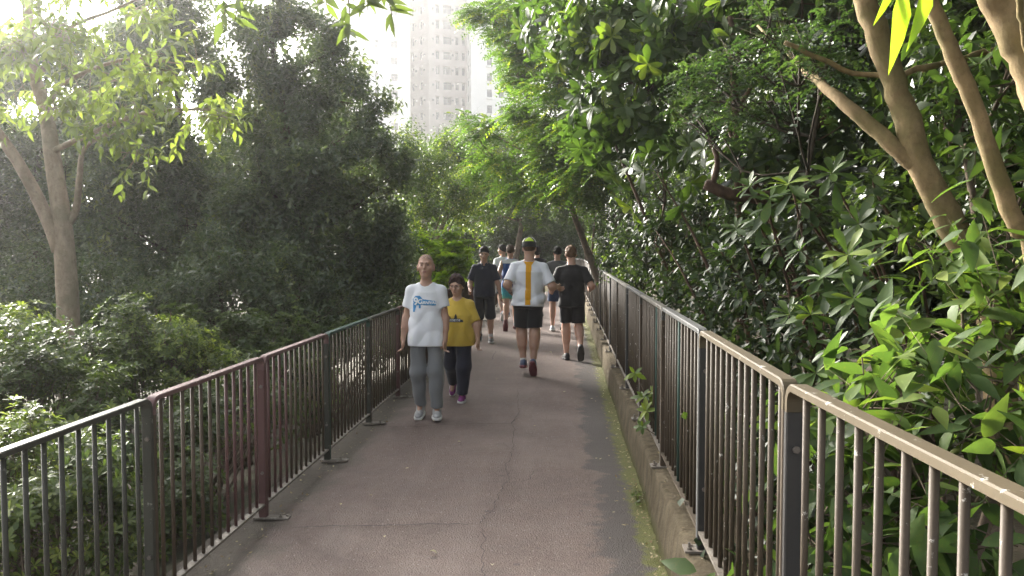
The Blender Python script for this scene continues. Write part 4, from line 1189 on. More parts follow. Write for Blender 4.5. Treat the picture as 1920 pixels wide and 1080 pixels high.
# deep background of the right bank: big dark trees that close the view
bgl = ['dark tree deep in the right bank behind the leaning trunks', 'dark tree deep in the right bank behind the laurels', 'dark tree deep in the bank behind the large glossy leaves', 'dark tree deep in the bank behind the feathery tree', 'dark tree on the far part of the right bank']
for k, (x, y, zs) in enumerate([(4.6, 6.5, 0), (4.4, 11, 0), (4.3, 16, 0), (4.2, 22, 0), (4.0, 29, 0)]):
    b0 = np.array([x, y, float(gz(x, y))])
    bl = []
    for z, rr in ((.4, 1.3), (1.4, 1.5), (2.6, 1.8), (4.2, 2.0), (5.8, 1.9), (7.2, 1.4)):
        for s_ in (-1, 1):
            bl.append((b0 + [rng.normal(0, .3), s_ * 1.3 + rng.normal(0, .3), z], (rr * .8, rr * .95, rr * .75)))
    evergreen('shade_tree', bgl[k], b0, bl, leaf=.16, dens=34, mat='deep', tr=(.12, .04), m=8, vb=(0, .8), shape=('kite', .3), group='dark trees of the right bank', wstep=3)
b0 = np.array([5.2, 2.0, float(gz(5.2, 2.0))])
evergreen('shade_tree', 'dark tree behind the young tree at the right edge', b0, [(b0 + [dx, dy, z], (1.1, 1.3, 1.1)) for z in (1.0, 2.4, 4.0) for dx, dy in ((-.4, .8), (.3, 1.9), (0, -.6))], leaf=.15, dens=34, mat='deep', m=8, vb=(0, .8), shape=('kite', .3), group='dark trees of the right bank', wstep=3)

# sprig growing through the right railing, weeds at the foot of the kerb
root = plant('sprig', 'leafy sprig pushing through the right railing over the kerb', 'plant', G(1210, 790, ZK))
mb = MB(); cl = Cloud('big', ('ell', .22, .2, .15), 60)
for (px, py, Y, n, sz) in ((1190, 700, 6.3, 5, .075), (1205, 745, 6.2, 6, .08), (1212, 770, 6.1, 7, .085), (1222, 735, 6.2, 4, .07), (1205, 800, 6.0, 5, .06)):
    c = P(px, py, Y); st = np.array([XR + .12, Y, ZK - .02])
    mb.tube(spline([st, (st + c) / 2 + [0, 0, .02], c], 6), np.linspace(.005, .0025, 6), 5)
    leaves_rosette(cl, np.array([c]), np.array([nrm(np.array([-.6, -.5, .6]) + rng.normal(0, .2, 3))]), n + 2, sz * 1.25, (-.1, .8), (.5, .9), .1)
wood(root, mb, M_BARK_GREY, 'stem'); register(root, cl, 'foliage')
for (px, py, n, lab) in ((1196, 940, 16, 'small green weed at the foot of the kerb near the camera'), (1207, 815, 9, 'tiny weed at the foot of the kerb below the sprig')):
    c = G(px, py, .0); root = plant('weed', lab, 'plant', c)
    mb = MB(); cl = Cloud('azalea', ('ell', .3, .2, .2), 60)
    O = c + np.stack([rng.normal(0, .025, n), rng.normal(0, .07, n), rng.uniform(.01, .05, n)], -1)
    for o in O: mb.tube([c + [0, 0, -.01], (c + o) / 2 + [0, 0, .01], o], .0015, 3)
    leaves_rosette(cl, O, nrm(np.array([0, 0, 1.0]) + rng.normal(0, .4, (n, 3))), 5, .026, (.1, .7), (.2, .7), .2)
    wood(root, mb, M_BARK_GREY, 'stem'); register(root, cl, 'foliage')

# ---------------------------------------------------------------- turn the clouds into meshes: the leaves that show largest are objects of their own
def finish_plants():
    data = [cl.cat() for _, cl, _ in PLANTS]
    cen = [p + d * l[:, None] * .5 for p, d, n, l, v in data]
    allc = np.concatenate(cen); who = np.concatenate([np.full(len(c), i) for i, c in enumerate(cen)])
    loc = np.concatenate([np.arange(len(c)) for c in cen])
    x, y, z = project(allc)
    inside = (x > 0) & (x < 1920) & (y > 0) & (y < 1080) & (z > .5)
    cell = (x // 9).astype(int) + 400 * (y // 9).astype(int)
    ii = np.nonzero(inside)[0]
    order = ii[np.lexsort((z[ii], cell[ii]))]
    cs = cell[order]
    first = np.concatenate([[True], cs[1:] != cs[:-1]])
    near = order[first]
    ln = np.concatenate([d[3] for d in data])
    size = ln / np.maximum(z, .3) * FPX
    vis = {}
    for g_ in near:
        vis.setdefault(who[g_], []).append(g_)
    ntri = 0
    for i, (root, cl, crown) in enumerate(PLANTS):
        p, d, n, l, v = data[i]
        k = np.ones(len(p), bool)
        base = np.array(root.location)
        single = []
        if cl.singles and i in vis:
            g_ = np.array(vis[i]); g_ = g_[size[g_] > 11]
            g_ = g_[np.argsort(-size[g_])][:cl.singles]
            single = loc[g_]; k[single] = False
        kind, wd = cl.shape[0], cl.shape[1]
        fold = cl.shape[2] if len(cl.shape) > 2 else .18
        droop = cl.shape[3] if len(cl.shape) > 3 else .12
        mat = LEAF[cl.mat]
        # the mass of leaves
        pk, dk, nk, lk, vk = p[k] - base, d[k], n[k], l[k], v[k]
        if len(pk):
            tv, tt, tq = leaf_shape(kind, wd, fold, droop)
            if kind != 'kite' and len(pk) > 2500:
                pass
            r_ = np.cross(dk, nk)
            wv = rng.uniform(.82, 1.15, len(pk)); bend = rng.uniform(.3, 1.9, len(pk))
            V = pk[:, None, :] + lk[:, None, None] * (tv[None, :, 0, None] * wv[:, None, None] * r_[:, None, :] + tv[None, :, 1, None] * dk[:, None, :] + tv[None, :, 2, None] * bend[:, None, None] * nk[:, None, :])
            nv = len(tv); b = np.arange(len(pk))[:, None, None] * nv
            T = (tt[None] + b).reshape(-1, 3)
            Q = (tq[None] + b).reshape(-1, 4) if tq is not None else None
            ntri += len(T) + (2 * len(Q) if Q is not None else 0)
            o = link(crown, mesh_np(crown, V.reshape(-1, 3), T, Q, smooth=kind != 'kite', v=np.repeat(vk, nv)), mat, root)
            tag(o, kind='stuff')
        # single leaves
        if len(single):
            variants = {}
            for s_ in single:
                vi = int(np.clip(v[s_], 0, .999) * 6); bi = int(rng.integers(0, 3))
                if (vi, bi) not in variants:
                    tv, tt, tq = leaf_shape(kind if kind != 'kite' else 'ell', wd * (.9, 1.0, 1.12)[bi], fold * (1.4, 1, .6)[bi], droop * (.5, 1.1, 1.8)[bi])
                    me = mesh_np('leaf', tv, tt, tq, smooth=True, v=np.full(len(tv), (vi + .5) / 6))
                    me.materials.append(mat); variants[(vi, bi)] = me
                o = bpy.data.objects.new('leaf', variants[(vi, bi)])
                COL.objects.link(o); o.parent = root
                rr = np.cross(d[s_], n[s_]); q_ = p[s_] - base; L_ = l[s_]
                o.matrix_local = Matrix(((rr[0] * L_, d[s_][0] * L_, n[s_][0] * L_, q_[0]), (rr[1] * L_, d[s_][1] * L_, n[s_][1] * L_, q_[1]), (rr[2] * L_, d[s_][2] * L_, n[s_][2] * L_, q_[2]), (0, 0, 0, 1)))
    print('LEAF TRIANGLES', ntri, 'LEAVES', len(allc))
finish_plants()
# ================================================================== people: bodies and clothes as smooth distance fields, meshed in one skin each
def mat_cloth(name, col, rough=.85, bump=.25, var=.08, sheen=.2):
    m, N, L, B = new_mat(name)
    co = _coord(N)
    n = _noise(N, L, 7, 5, .6, co)
    c = _mix(N, L, n.outputs[0], tuple(x * (1 - var) for x in col), tuple(min(1, x * (1 + var)) for x in col))
    L.new(c, B.inputs['Base Color'])
    B.inputs['Roughness'].default_value = rough
    B.inputs['Specular IOR Level'].default_value = .25
    try: B.inputs['Sheen Weight'].default_value = sheen
    except Exception: pass
    mp = N.new('ShaderNodeMapping'); mp.inputs['Scale'].default_value = (1, 1, .55); L.new(co, mp.inputs[0])
    n2 = _noise(N, L, 26, 4, .55, mp.outputs[0]); n2.inputs['Distortion'].default_value = .8
    _bump(N, L, B, n2.outputs[0], bump, .012)
    return m
def mat_skin(name, col):
    m, N, L, B = new_mat(name)
    co = _coord(N)
    n = _noise(N, L, 14, 5, .6, co)
    c = _mix(N, L, n.outputs[0], tuple(x * .82 for x in col), tuple(x * 1.12 for x in col))
    L.new(c, B.inputs['Base Color'])
    B.inputs['Roughness'].default_value = .5
    B.inputs['Subsurface Weight'].default_value = .12
    B.inputs['Subsurface Radius'].default_value = (.6, .2, .1)
    B.inputs['Subsurface Scale'].default_value = .012
    return m
SKIN_A = mat_skin('tan_skin', (.40, .235, .165))
SKIN_B = mat_skin('warm_skin', (.46, .28, .20))
SKIN_C = mat_skin('fair_skin', (.50, .29, .21))
M_LIP = mat_simple('lip_skin', (.27, .115, .095), .5, .1, 40, 0)
M_EYE = mat_simple('eye_dark', (.035, .025, .02), .35, .2, 60, 0)
M_BROW = mat_simple('eyebrow_hair', (.07, .05, .04), .8, .2, 60, .2)
def mat_hair(name, col): return mat_simple(name, col, .75, .45, 70, .8, 120, bdist=.006, spec=.2)
HAIR_BLACK = mat_hair('black_hair', (.018, .015, .014))
HAIR_BROWN = mat_hair('brown_hair', (.075, .045, .028))
HAIR_RED = mat_hair('reddish_fair_hair', (.105, .058, .03))
HAIR_CURL = mat_hair('dark_curly_hair', (.045, .025, .022))
HAIR_GREY = mat_hair('grey_stubble', (.33, .22, .165))
M_SOLE = mat_simple('white_rubber_sole', (.62, .62, .60), .6, .12, 30, .1)
M_SOLE_D = mat_simple('black_rubber_sole', (.035, .033, .033), .7, .2, 50, .3)
M_SOLE_R = mat_simple('red_rubber_sole', (.15, .04, .05), .6, .2, 40, .2)
M_SOCK = mat_cloth('white_sock', (.66, .64, .62))
M_BLACKP = mat_simple('black_plastic', (.02, .02, .02), .4, .1, 30, 0)

class Field:
    def __init__(s, lo, hi, h):
        s.h = h; s.lo = np.array(lo, float); n = np.ceil((np.array(hi) - s.lo) / h).astype(int) + 1
        s.n = n; s.F = np.full(n, .2)
    def block(s, lo, hi, pad):
        a = np.clip(np.floor((np.array(lo) - pad - s.lo) / s.h).astype(int), 0, s.n - 1)
        b = np.clip(np.ceil((np.array(hi) + pad - s.lo) / s.h).astype(int) + 1, 1, s.n)
        if np.any(b <= a): return None
        ax = [s.lo[i] + s.h * np.arange(a[i], b[i]) for i in range(3)]
        return tuple(slice(a[i], b[i]) for i in range(3)), np.meshgrid(*ax, indexing='ij')
    def put(s, fn, lo, hi, k=.02, op='u'):
        r = s.block(lo, hi, k + 2.5 * s.h)
        if r is None: return
        sl, g_ = r
        p = np.stack(g_, -1)
        d = fn(p); f = s.F[sl]
        if op == 'u':
            if k > 0:
                hh = np.maximum(k - np.abs(f - d), 0) / k
                s.F[sl] = np.minimum(f, d) - hh * hh * k * .25
            else: s.F[sl] = np.minimum(f, d)
        else:          # smooth subtraction
            d = -d
            hh = np.maximum(k - np.abs(f - d), 0) / max(k, 1e-6)
            s.F[sl] = np.maximum(f, d) + hh * hh * k * .25
    def cone(s, a, b, ra, rb, k=.02, cut=None, op='u', sx=None):
        a = np.array(a, float); b = np.array(b, float); ab = b - a; L2 = max(ab @ ab, 1e-9)
        def fn(p):
            t = np.clip(((p - a) @ ab) / L2, 0, 1)
            d = np.linalg.norm(p - a - t[..., None] * ab, axis=-1) - (ra + (rb - ra) * t)
            if cut is not None:
                c0, cn = cut
                d = np.maximum(d, (p - c0) @ cn)
            return d
        m = max(ra, rb)
        s.put(fn, np.minimum(a, b) - m, np.maximum(a, b) + m, k, op)
    def ell(s, c, r, M=None, k=.02, op='u', cuts=(), pw=2.0):
        c = np.array(c, float); r = np.array(r, float)
        def fn(p):
            q_ = p - c
            if M is not None: q_ = q_ @ M          # columns of M are the local axes
            if pw == 2.0:
                k0 = np.linalg.norm(q_ / r, axis=-1); k1 = np.linalg.norm(q_ / (r * r), axis=-1)
                d = k0 * (k0 - 1) / np.maximum(k1, 1e-6)
            else:
                k0 = (np.abs(q_ / r) ** pw).sum(-1) ** (1 / pw); d = (k0 - 1) * r.min()
            for c0, cn in cuts: d = np.maximum(d, (p - c0) @ cn)
            return d
        m = r.max()
        s.put(fn, c - m, c + m, k, op)
    def loft(s, o, M, st, k=.03, pw=2.3, noise=None):
        """stations (t, rx, ry, offset_x, offset_y) along the local z axis of M"""
        st = np.array(st, float); o = np.array(o, float)
        def fn(p):
            q_ = (p - o) @ M; t = q_[..., 2]
            rx, ry, ox, oy = (np.interp(t, st[:, 0], st[:, i]) for i in (1, 2, 3, 4))
            k0 = ((np.abs((q_[..., 0] - ox) / rx)) ** pw + (np.abs((q_[..., 1] - oy) / ry)) ** pw) ** (1 / pw)
            d = (k0 - 1) * np.minimum(rx, ry)
            if noise is not None: d = d + noise(q_)
            return np.maximum(d, np.maximum(st[0, 0] - t, t - st[-1, 0]))
        ends = np.array([o + M[:, 2] * st[0, 0], o + M[:, 2] * st[-1, 0]]); m = st[:, 1:3].max() + .03
        s.put(fn, ends.min(0) - m, ends.max(0) + m, k)
    def mesh(s, name, mat, parent, smooth_it=2):
        F = s.F; n = F.shape
        ins = F < 0
        # cells with a sign change
        acc = np.zeros((n[0] - 1, n[1] - 1, n[2] - 1, 3)); cnt = np.zeros(acc.shape[:3])
        quads = []
        cid = -np.ones(acc.shape[:3], np.int64)
        edges = []
        for ax in range(3):
            sl0 = [slice(None)] * 3; sl1 = [slice(None)] * 3
            sl0[ax] = slice(0, -1); sl1[ax] = slice(1, None)
            f0, f1 = F[tuple(sl0)], F[tuple(sl1)]
            c = np.nonzero((f0 < 0) != (f1 < 0))
            t = f0[c] / (f0[c] - f1[c])
            p = np.stack(c, -1).astype(float); p[:, ax] += t
            fl = f0[c] < 0
            edges.append((ax, np.stack(c, -1), fl))
            o1, o2 = [(1, 2), (0, 2), (0, 1)][ax]
            for a in (0, -1):
                for b in (0, -1):
                    q_ = np.stack(c, -1).copy(); q_[:, o1] += a; q_[:, o2] += b
                    ok = np.all(q_ >= 0, 1) & np.all(q_ < np.array(acc.shape[:3]), 1)
                    qq = tuple(q_[ok].T)
                    np.add.at(acc, qq, p[ok]); np.add.at(cnt, qq, 1)
        act = np.nonzero(cnt > 0)
        cid[act] = np.arange(len(act[0]))
        V = acc[act] / cnt[act][:, None] * s.h + s.lo
        for ax, c, fl in edges:
            o1, o2 = [(1, 2), (0, 2), (0, 1)][ax]
            ok = np.ones(len(c), bool)
            for o_ in (o1, o2): ok &= (c[:, o_] > 0) & (c[:, o_] < acc.shape[o_])
            ok &= c[:, ax] < acc.shape[ax]
            c = c[ok]; fl = fl[ok]
            def at_(a, b):
                q_ = c.copy(); q_[:, o1] += a; q_[:, o2] += b
                return cid[tuple(q_.T)]
            Q = np.stack([at_(-1, -1), at_(0, -1), at_(0, 0), at_(-1, 0)], -1)
            flip = fl if ax != 1 else ~fl
            Q[~flip] = Q[~flip][:, ::-1]
            quads.append(Q)
        Q = np.concatenate(quads)
        Q = Q[(Q >= 0).all(1)]
        # a little smoothing along the surface
        for _ in range(smooth_it):
            sm = np.zeros_like(V); cc = np.zeros(len(V))
            for i in range(4):
                a, b = Q[:, i], Q[:, (i + 1) % 4]
                np.add.at(sm, a, V[b]); np.add.at(cc, a, 1)
            V = V * .45 + .55 * sm / np.maximum(cc, 1)[:, None]
        me = mesh_np(name, V, quads=Q, smooth=True)
        return link(name, me, mat, parent)

def rotm(yaw=0., pitch=0., roll=0.):
    """columns: right, forward, up; yaw to the left, pitch forward, roll to the right"""
    return np.array(Matrix.Rotation(yaw, 3, 'Z') @ Matrix.Rotation(-pitch, 3, 'X') @ Matrix.Rotation(roll, 3, 'Y'))

def person(label, x, y, rz, H, pose, fit, hair, skin, h=.0075, group=None, name='person'):
    s = H / 1.72
    root = tag(empty(name, (x, y, 0.0), rz), label, 'person', group)
    lean = pose.get('lean', 0.05); twist = pose.get('twist', 0.)
    T = rotm(twist, lean, pose.get('roll', 0.)); tx, ty, tz = T[:, 0], T[:, 1], T[:, 2]
    Pl = np.array([0, 0, 0.905 * s])
    hips = {k: Pl + np.array([sg * .088 * s, 0, -.02 * s]) for k, sg in (('r', 1), ('l', -1))}
    J = {}
    for k in 'rl':
        th, sh, ft = [nrm(np.array(v, float)) for v in pose['leg_' + k]]
        kn = hips[k] + th * .43 * s; an = kn + sh * .415 * s
        J['kn' + k], J['an' + k], J['ft' + k] = kn, an, ft
    # soles: put the lower foot on the ground
    def sole_low(k):
        f = J['ft' + k]; up = nrm(np.array([0, 0, 1.0]) - f * f[2]); a = J['an' + k]
        return min((a - up * .078 * s + f * .16 * s)[2], (a - up * .078 * s - f * .075 * s)[2])
    dz = -min(sole_low('r'), sole_low('l')) + .004
    for d_ in (hips, J):
        for k in d_:
            if k[:2] != 'ft': d_[k] = d_[k] + np.array([0, 0, dz])
    Pl = Pl + np.array([0, 0, dz])
    gir = fit.get('girth', 1.0); shw = fit.get('shoulder', 1.0)
    NB = Pl + tz * .508 * s                      # base of the neck
    SH = {k: Pl + tz * .418 * s + tx * sg * .166 * s * shw for k, sg in (('r', 1), ('l', -1))}
    for k in 'rl':
        ua, fa, hd = [nrm(np.array(v, float)) for v in pose['arm_' + k]]
        J['el' + k] = SH[k] + ua * .285 * s; J['wr' + k] = J['el' + k] + fa * .245 * s; J['ha' + k] = hd
    HM = rotm(pose.get('hyaw', 0.), pose.get('hpitch', 0.), pose.get('hroll', 0.)); hx, hy, hz_ = HM[:, 0], HM[:, 1], HM[:, 2]
    hs_ = s * fit.get('head', 1.0)
    HC = NB + nrm(tz * .7 + np.array([0, .1, .5])) * .058 * s + hz_ * .105 * hs_ + hy * .012 * s
    pts = np.array([Pl, NB, HC + [0, 0, .16], *SH.values(), *[J[k] for k in J if k[:2] != 'ft']] + [J['an' + k] - [0, 0, .1] for k in 'rl'])
    lo, hi = pts.min(0) - [.30, .30, .03], pts.max(0) + [.30, .30, .05]
    # ---- body
    B = Field(lo, hi, h)
    B.ell(HC + hz_ * .018 * hs_ - hy * .008 * hs_, np.array([.077, .096, .104]) * hs_, HM, 0)
    B.ell(HC - hz_ * .045 * hs_ + hy * .022 * hs_, np.array([.060, .070, .078]) * hs_, HM, .03)
    B.ell(HC - hz_ * .098 * hs_ + hy * .062 * hs_, np.array([.026, .022, .018]) * hs_, HM, .03)
    B.cone(HC + hy * .094 * hs_ + hz_ * .012 * hs_, HC + hy * .113 * hs_ - hz_ * .026 * hs_, .009 * hs_, .0155 * hs_, .012)
    for sg in (1, -1):
        B.ell(HC + hx * sg * .082 * hs_ - hz_ * .012 * hs_ - hy * .006 * hs_, np.array([.009, .019, .034]) * hs_ * fit.get('ear', 1.0), HM, .008)
        B.ell(HC + hx * sg * .033 * hs_ + hy * .104 * hs_ + hz_ * .008 * hs_, np.array([.020, .014, .012]) * hs_, HM, .012, 's')
        B.ell(HC + hx * sg * .048 * hs_ + hy * .062 * hs_ - hz_ * .022 * hs_, np.array([.024, .022, .02]) * hs_, HM, .02)
        B.ell(HC + hx * sg * .03 * hs_ + hy * .09 * hs_ + hz_ * .03 * hs_, np.array([.028, .012, .010]) * hs_, HM, .014)
    B.ell(HC + hy * .088 * hs_ - hz_ * .060 * hs_, np.array([.028, .012, .014]) * hs_, HM, .012)
    B.cone(NB - tz * .04 * s, HC - hz_ * .05 * hs_ - hy * .012 * hs_, .062 * s * fit.get('neck', 1), .052 * s * fit.get('neck', 1), .03)
    for k in 'rl':
        B.cone(NB - tz * .030 * s, SH[k], .044 * s, .045 * s, .04)
    tors = [(-.06, .150, .105, 0, 0), (.02, .160, .112, 0, 0), (.16, .135 * gir, .098 * gir, 0, .005), (.32, .150 * gir, .110 * gir, 0, .005), (.40, .130, .092, 0, 0), (.45, .08, .06, 0, 0)]
    B.loft(Pl, T, [(a * s, b * s, c * s, d_, e) for a, b, c, d_, e in tors], .04)
    for k, sg in (('r', 1), ('l', -1)):
        B.cone(SH[k], J['el' + k], .049 * s * fit.get('arm', 1), .040 * s * fit.get('arm', 1), .03)
        fa = nrm(J['wr' + k] - J['el' + k])
        B.cone(J['el' + k], J['wr' + k], .040 * s * fit.get('arm', 1), .028 * s, .02)
        B.cone(J['el' + k] + fa * .03 * s, J['el' + k] + fa * .12 * s, .044 * s * fit.get('arm', 1), .037 * s, .03)
        # hand: palm, four fingers curled a little, thumb from the side of the palm
        hd = J['ha' + k]
        side = np.array(pose.get('palm_' + k, (0, 1, 0)), float)      # direction in which the thumb lies
        side = nrm(side - hd * (side @ hd)); nor = np.cross(hd, side) * (1 if k == 'r' else -1)   # out of the palm
        curl = pose.get('curl_' + k, .6)
        W0 = J['wr' + k]
        PM = np.stack([side, nor, hd], -1)
        B.ell(W0 + hd * .045 * s, np.array([.041, .018, .052]) * s, PM, .015, pw=2.6)
        for i, (off, ln_) in enumerate(((.030, .072), (.010, .080), (-.010, .075), (-.029, .058))):
            a0 = W0 + hd * .085 * s + side * off * s
            d1 = nrm(hd * math.cos(curl * .6) + nor * math.sin(curl * .6)); d2 = nrm(hd * math.cos(curl * 1.5) + nor * math.sin(curl * 1.5))
            a1 = a0 + d1 * ln_ * .5 * s; a2 = a1 + d2 * ln_ * .55 * s
            B.cone(a0 - hd * .01, a1, .0098 * s, .009 * s, .005); B.cone(a1, a2, .009 * s, .0078 * s, .004)
        a0 = W0 + hd * .028 * s + side * .030 * s
        a1 = a0 + nrm(hd * .8 + side * .6 + nor * .25) * .042 * s; a2 = a1 + nrm(hd + nor * .3) * .034 * s
        B.cone(a0, a1, .0125 * s, .0105 * s, .012); B.cone(a1, a2, .0105 * s, .0085 * s, .004)
        # leg
        hp, kn, an = hips[k], J['kn' + k], J['an' + k]
        lg = fit.get('leg', 1.0); cf_ = fit.get('calf', 1.12)
        B.cone(hp, kn, .088 * s * lg, .056 * s * lg, .04)
        B.cone(kn, an, .055 * s * cf_, .037 * s, .03)
        shd = nrm(an - kn); bk = -np.array([0, 1.0, 0]); bk = nrm(bk - shd * (bk @ shd))
        B.cone(kn + shd * .07 * s + bk * .016 * s, kn + shd * .19 * s + bk * .012 * s, .050 * s * cf_, .042 * s * cf_, .04)
        B.cone(an, an + J['ft' + k] * .09 * s - np.array([0, 0, .03 * s]), .034 * s, .03 * s, .02)
    B.mesh('body', skin, root)
    # ---- shirt
    sh = fit['shirt']
    wr = sh.get('wrinkle', .004); ph = rng.uniform(0, 6.28, 6)
    def folds(q_):
        X_, Y_, Z_ = q_[..., 0], q_[..., 1], q_[..., 2]
        low = np.clip((.42 * s - Z_) / (.3 * s), .15, 1)
        return wr * low * ((1.2 - 2.2 * np.abs(np.sin(15 * Z_ + 8 * np.abs(X_ + .02) + 1.3 * np.sin(11 * X_ + ph[0]) + ph[1]))) * .6 + (1.1 - 2.0 * np.abs(np.sin(10 * Z_ - 9 * X_ + 1.4 * np.sin(9 * Z_ + ph[2]) + ph[3]))) * .7 + .5 * np.sin(48 * X_ + 9 * Z_ + ph[4]) * (Z_ < .2 * s))
    Fs = Field(lo, hi, h * 1.1)
    hem = sh.get('hem', -.10); gr = sh.get('w', 1.0); bl = sh.get('belly', .0)
    st = [(hem, .192 * gr, .142 * gr, 0, .0), (.0, .187 * gr, .138 * gr, 0, bl * .4), (.14, .172 * gr, .128 * gr, 0, bl), (.28, .172 * gr * .98, .132 * gr * .95, 0, bl * .5), (.35, .168 * shw, .125 * gr * .92, 0, 0), (.405, .140 * shw, .108, 0, 0), (.445, .095, .085, 0, 0), (.48, .065, .06, 0, -.005)]
    Fs.loft(Pl, T, [(a * s, b * s, c * s, d_, e * s) for a, b, c, d_, e in st], .03, 2.5, folds)
    for k in 'rl':
        Fs.cone(NB - tz * .034 * s, SH[k], .055 * s, .058 * s, .05)
        if sh.get('sleeve', .6) > 0:
            ua = nrm(J['el' + k] - SH[k]); e = SH[k] + ua * .285 * s * sh.get('sleeve', .6)
            wob = rng.uniform(-.1, .1, 3)
            Fs.cone(SH[k], e + ua * .05, .060 * s, sh.get('cuff', .074) * s, .035, cut=(e, nrm(ua + wob)))
        else:
            Fs.ell(SH[k] + tx * (1 if k == 'r' else -1) * .062 * s, np.array([.055, .075, .085]) * s, T, .02, 's')
    Fs.cone(NB - tz * .012 * s + ty * .012 * s, HC, .066 * s * fit.get('neck', 1), .075 * s, .012, op='s')
    if sh.get('vneck'):
        Fs.cone(NB + ty * .075 * s - tz * .0 * s, NB + ty * .11 * s - tz * .075 * s, .03 * s, .008 * s, .01, op='s')
    shirt = Fs.mesh('shirt', sh['mat'], root)
    if sh.get('label'): shirt['label'] = sh['label']
    # ---- shorts or trousers
    tr = fit['legs']; Ft = Field(lo, hi, h * 1.1)
    gl = tr.get('w', 1.0)
    Ft.loft(Pl, np.eye(3), [(-.13 * s, .172 * s * gl, .122 * s * gl, 0, 0), (-.06 * s, .168 * s * gl, .118 * s * gl, 0, 0), (.0 * s, .140 * s * gl, .095 * s * gl, 0, 0), (.05 * s, .12 * s * gl, .08 * s * gl, 0, 0)], .03)
    for k in 'rl':
        hp, kn, an = hips[k], J['kn' + k], J['an' + k]
        th = nrm(kn - hp); shd = nrm(an - kn)
        fr = tr['len']                                   # 0..1 thigh, 1..2 shin
        if fr <= 1:
            e = hp + th * .43 * s * fr
            Ft.cone(hp, e + th * .05, .095 * s * gl, tr.get('cuff', .105) * s, .03, cut=(e, nrm(th + rng.uniform(-.06, .06, 3))))
        else:
            Ft.cone(hp, kn, .095 * s * gl, tr.get('knee', .078) * s, .03)
            e = kn + shd * .415 * s * (fr - 1)
            Ft.cone(kn, e + shd * .04, tr.get('knee', .078) * s, tr.get('cuff', .066) * s, .03, cut=(e, nrm(shd + rng.uniform(-.05, .05, 3))))
    Pz = np.array([0, 0, 0.])
    wr2 = tr.get('wrinkle', .003)
    gx_ = np.stack(np.meshgrid(*[Ft.lo[i] + Ft.h * np.arange(Ft.n[i]) for i in range(3)], indexing='ij'), -1)
    Ft.F += wr2 * (np.sin(26 * gx_[..., 2] + 16 * gx_[..., 0] + 2 * np.sin(9 * gx_[..., 1] + ph[0]) + ph[5]) * .6 + np.sin(40 * gx_[..., 0] - 12 * gx_[..., 2] + ph[2]) * .6)
    del gx_
    Ft.mesh(tr['name'], tr['mat'], root)
    # ---- shoes
    so = fit['shoe']
    for k in 'rl':
        f = J['ft' + k]; an = J['an' + k]
        up = nrm(np.array([0, 0, 1.0]) - f * f[2]) if abs(f[2]) < .95 else nrm(np.array([0, 1.0, 0]) - f * f[1])
        rt = np.cross(f, up); SM = np.stack([rt, f, up], -1)
        c = an - up * .078 * s                            # point under the ankle on the ground
        a = Field(c - .26 * s, c + .26 * s, h * .85)
        a.ell(c + f * .115 * s + up * .036 * s, np.array([.047, .072, .034]) * s, SM, 0)
        a.ell(c + f * .02 * s + up * .045 * s, np.array([.040, .10, .045]) * s, SM, .03)
        a.ell(c - f * .042 * s + up * .052 * s, np.array([.036, .040, .052]) * s, SM, .02)
        a.cone(c + up * .05 * s, an + up * .022 * s, .044 * s, .040 * s, .03, cut=(an + up * .018 * s, up))
        a.put(lambda p: (c + up * .014 * s - p) @ up * -1.0, c - .2 * s, c + .2 * s, 0, 'n') if False else None
        shoe = a.mesh('shoe', so['mat'], root)
        b = Field(c - .26 * s, c + .26 * s, h * .85)
        b.ell(c + f * .105 * s + up * .013 * s, np.array([.052, .082, .024]) * s, SM, 0, pw=3)
        b.ell(c - f * .02 * s + up * .014 * s, np.array([.042, .075, .024]) * s, SM, .03, pw=3)
        sole = b.mesh('sole', so['sole'], shoe)
        if so.get('sock'):
            c2 = Field(an - .15 * s, an + .15 * s, h * .85); sd_ = nrm(J['kn' + k] - an)
            e = an + sd_ * so['sock'] * s
            c2.cone(an - sd_ * .01, e + sd_ * .03, .041 * s, .042 * s, 0, cut=(e, sd_))
            c2.mesh('sock', so.get('sockmat', M_SOCK), root)
    # ---- hair
    if hair:
        a = Field(HC - .20 * s, HC + .20 * s, h * .8)
        gtop = hair.get('thick', .014)
        fr_ = hair.get('front', .045); bk_ = hair.get('back', -.07)      # hairline heights at front and back
        d_ = np.array([0, .2, fr_ - bk_]); slope = nrm(np.array([0, -(fr_ - bk_), .18]))
        nml = HM @ slope; pnt = HC + hz_ * bk_ * hs_ - hy * .09 * hs_
        a.ell(HC + hz_ * .020 * hs_ - hy * .010 * hs_, (np.array([.077, .096, .104]) + gtop) * hs_, HM, 0, cuts=[(pnt, -nml)])
        if hair.get('nape'):
            a.ell(HC - hy * .045 * hs_ - hz_ * .05 * hs_, np.array([.066, .055, .065]) * hs_, HM, .03)
        nz = hair.get('noise', .004)
        gx_ = np.stack(np.meshgrid(*[a.lo[i] + a.h * np.arange(a.n[i]) for i in range(3)], indexing='ij'), -1)
        fq = hair.get('freq', 60)
        a.F += nz * (np.sin(fq * gx_[..., 0] + 2 * np.sin(.7 * fq * gx_[..., 2])) + np.sin(fq * 1.1 * gx_[..., 1] + 1.3) * np.sin(fq * .9 * gx_[..., 2]))
        if hair.get('curls'):
            for _ in range(130):
                d0 = rand_dirs(1)[0] * np.array([.078, .092, .108]) * hs_ * 1.12
                if d0[2] < -.03 and d0[1] > -.02: continue
                if d0[1] > .045 and d0[2] < .055: continue
                a.ell(HC + HM @ d0 + hz_ * .022 * hs_, np.full(3, rng.uniform(.016, .028)) * s, None, .008)
        a.mesh('hair', hair['mat'], root)
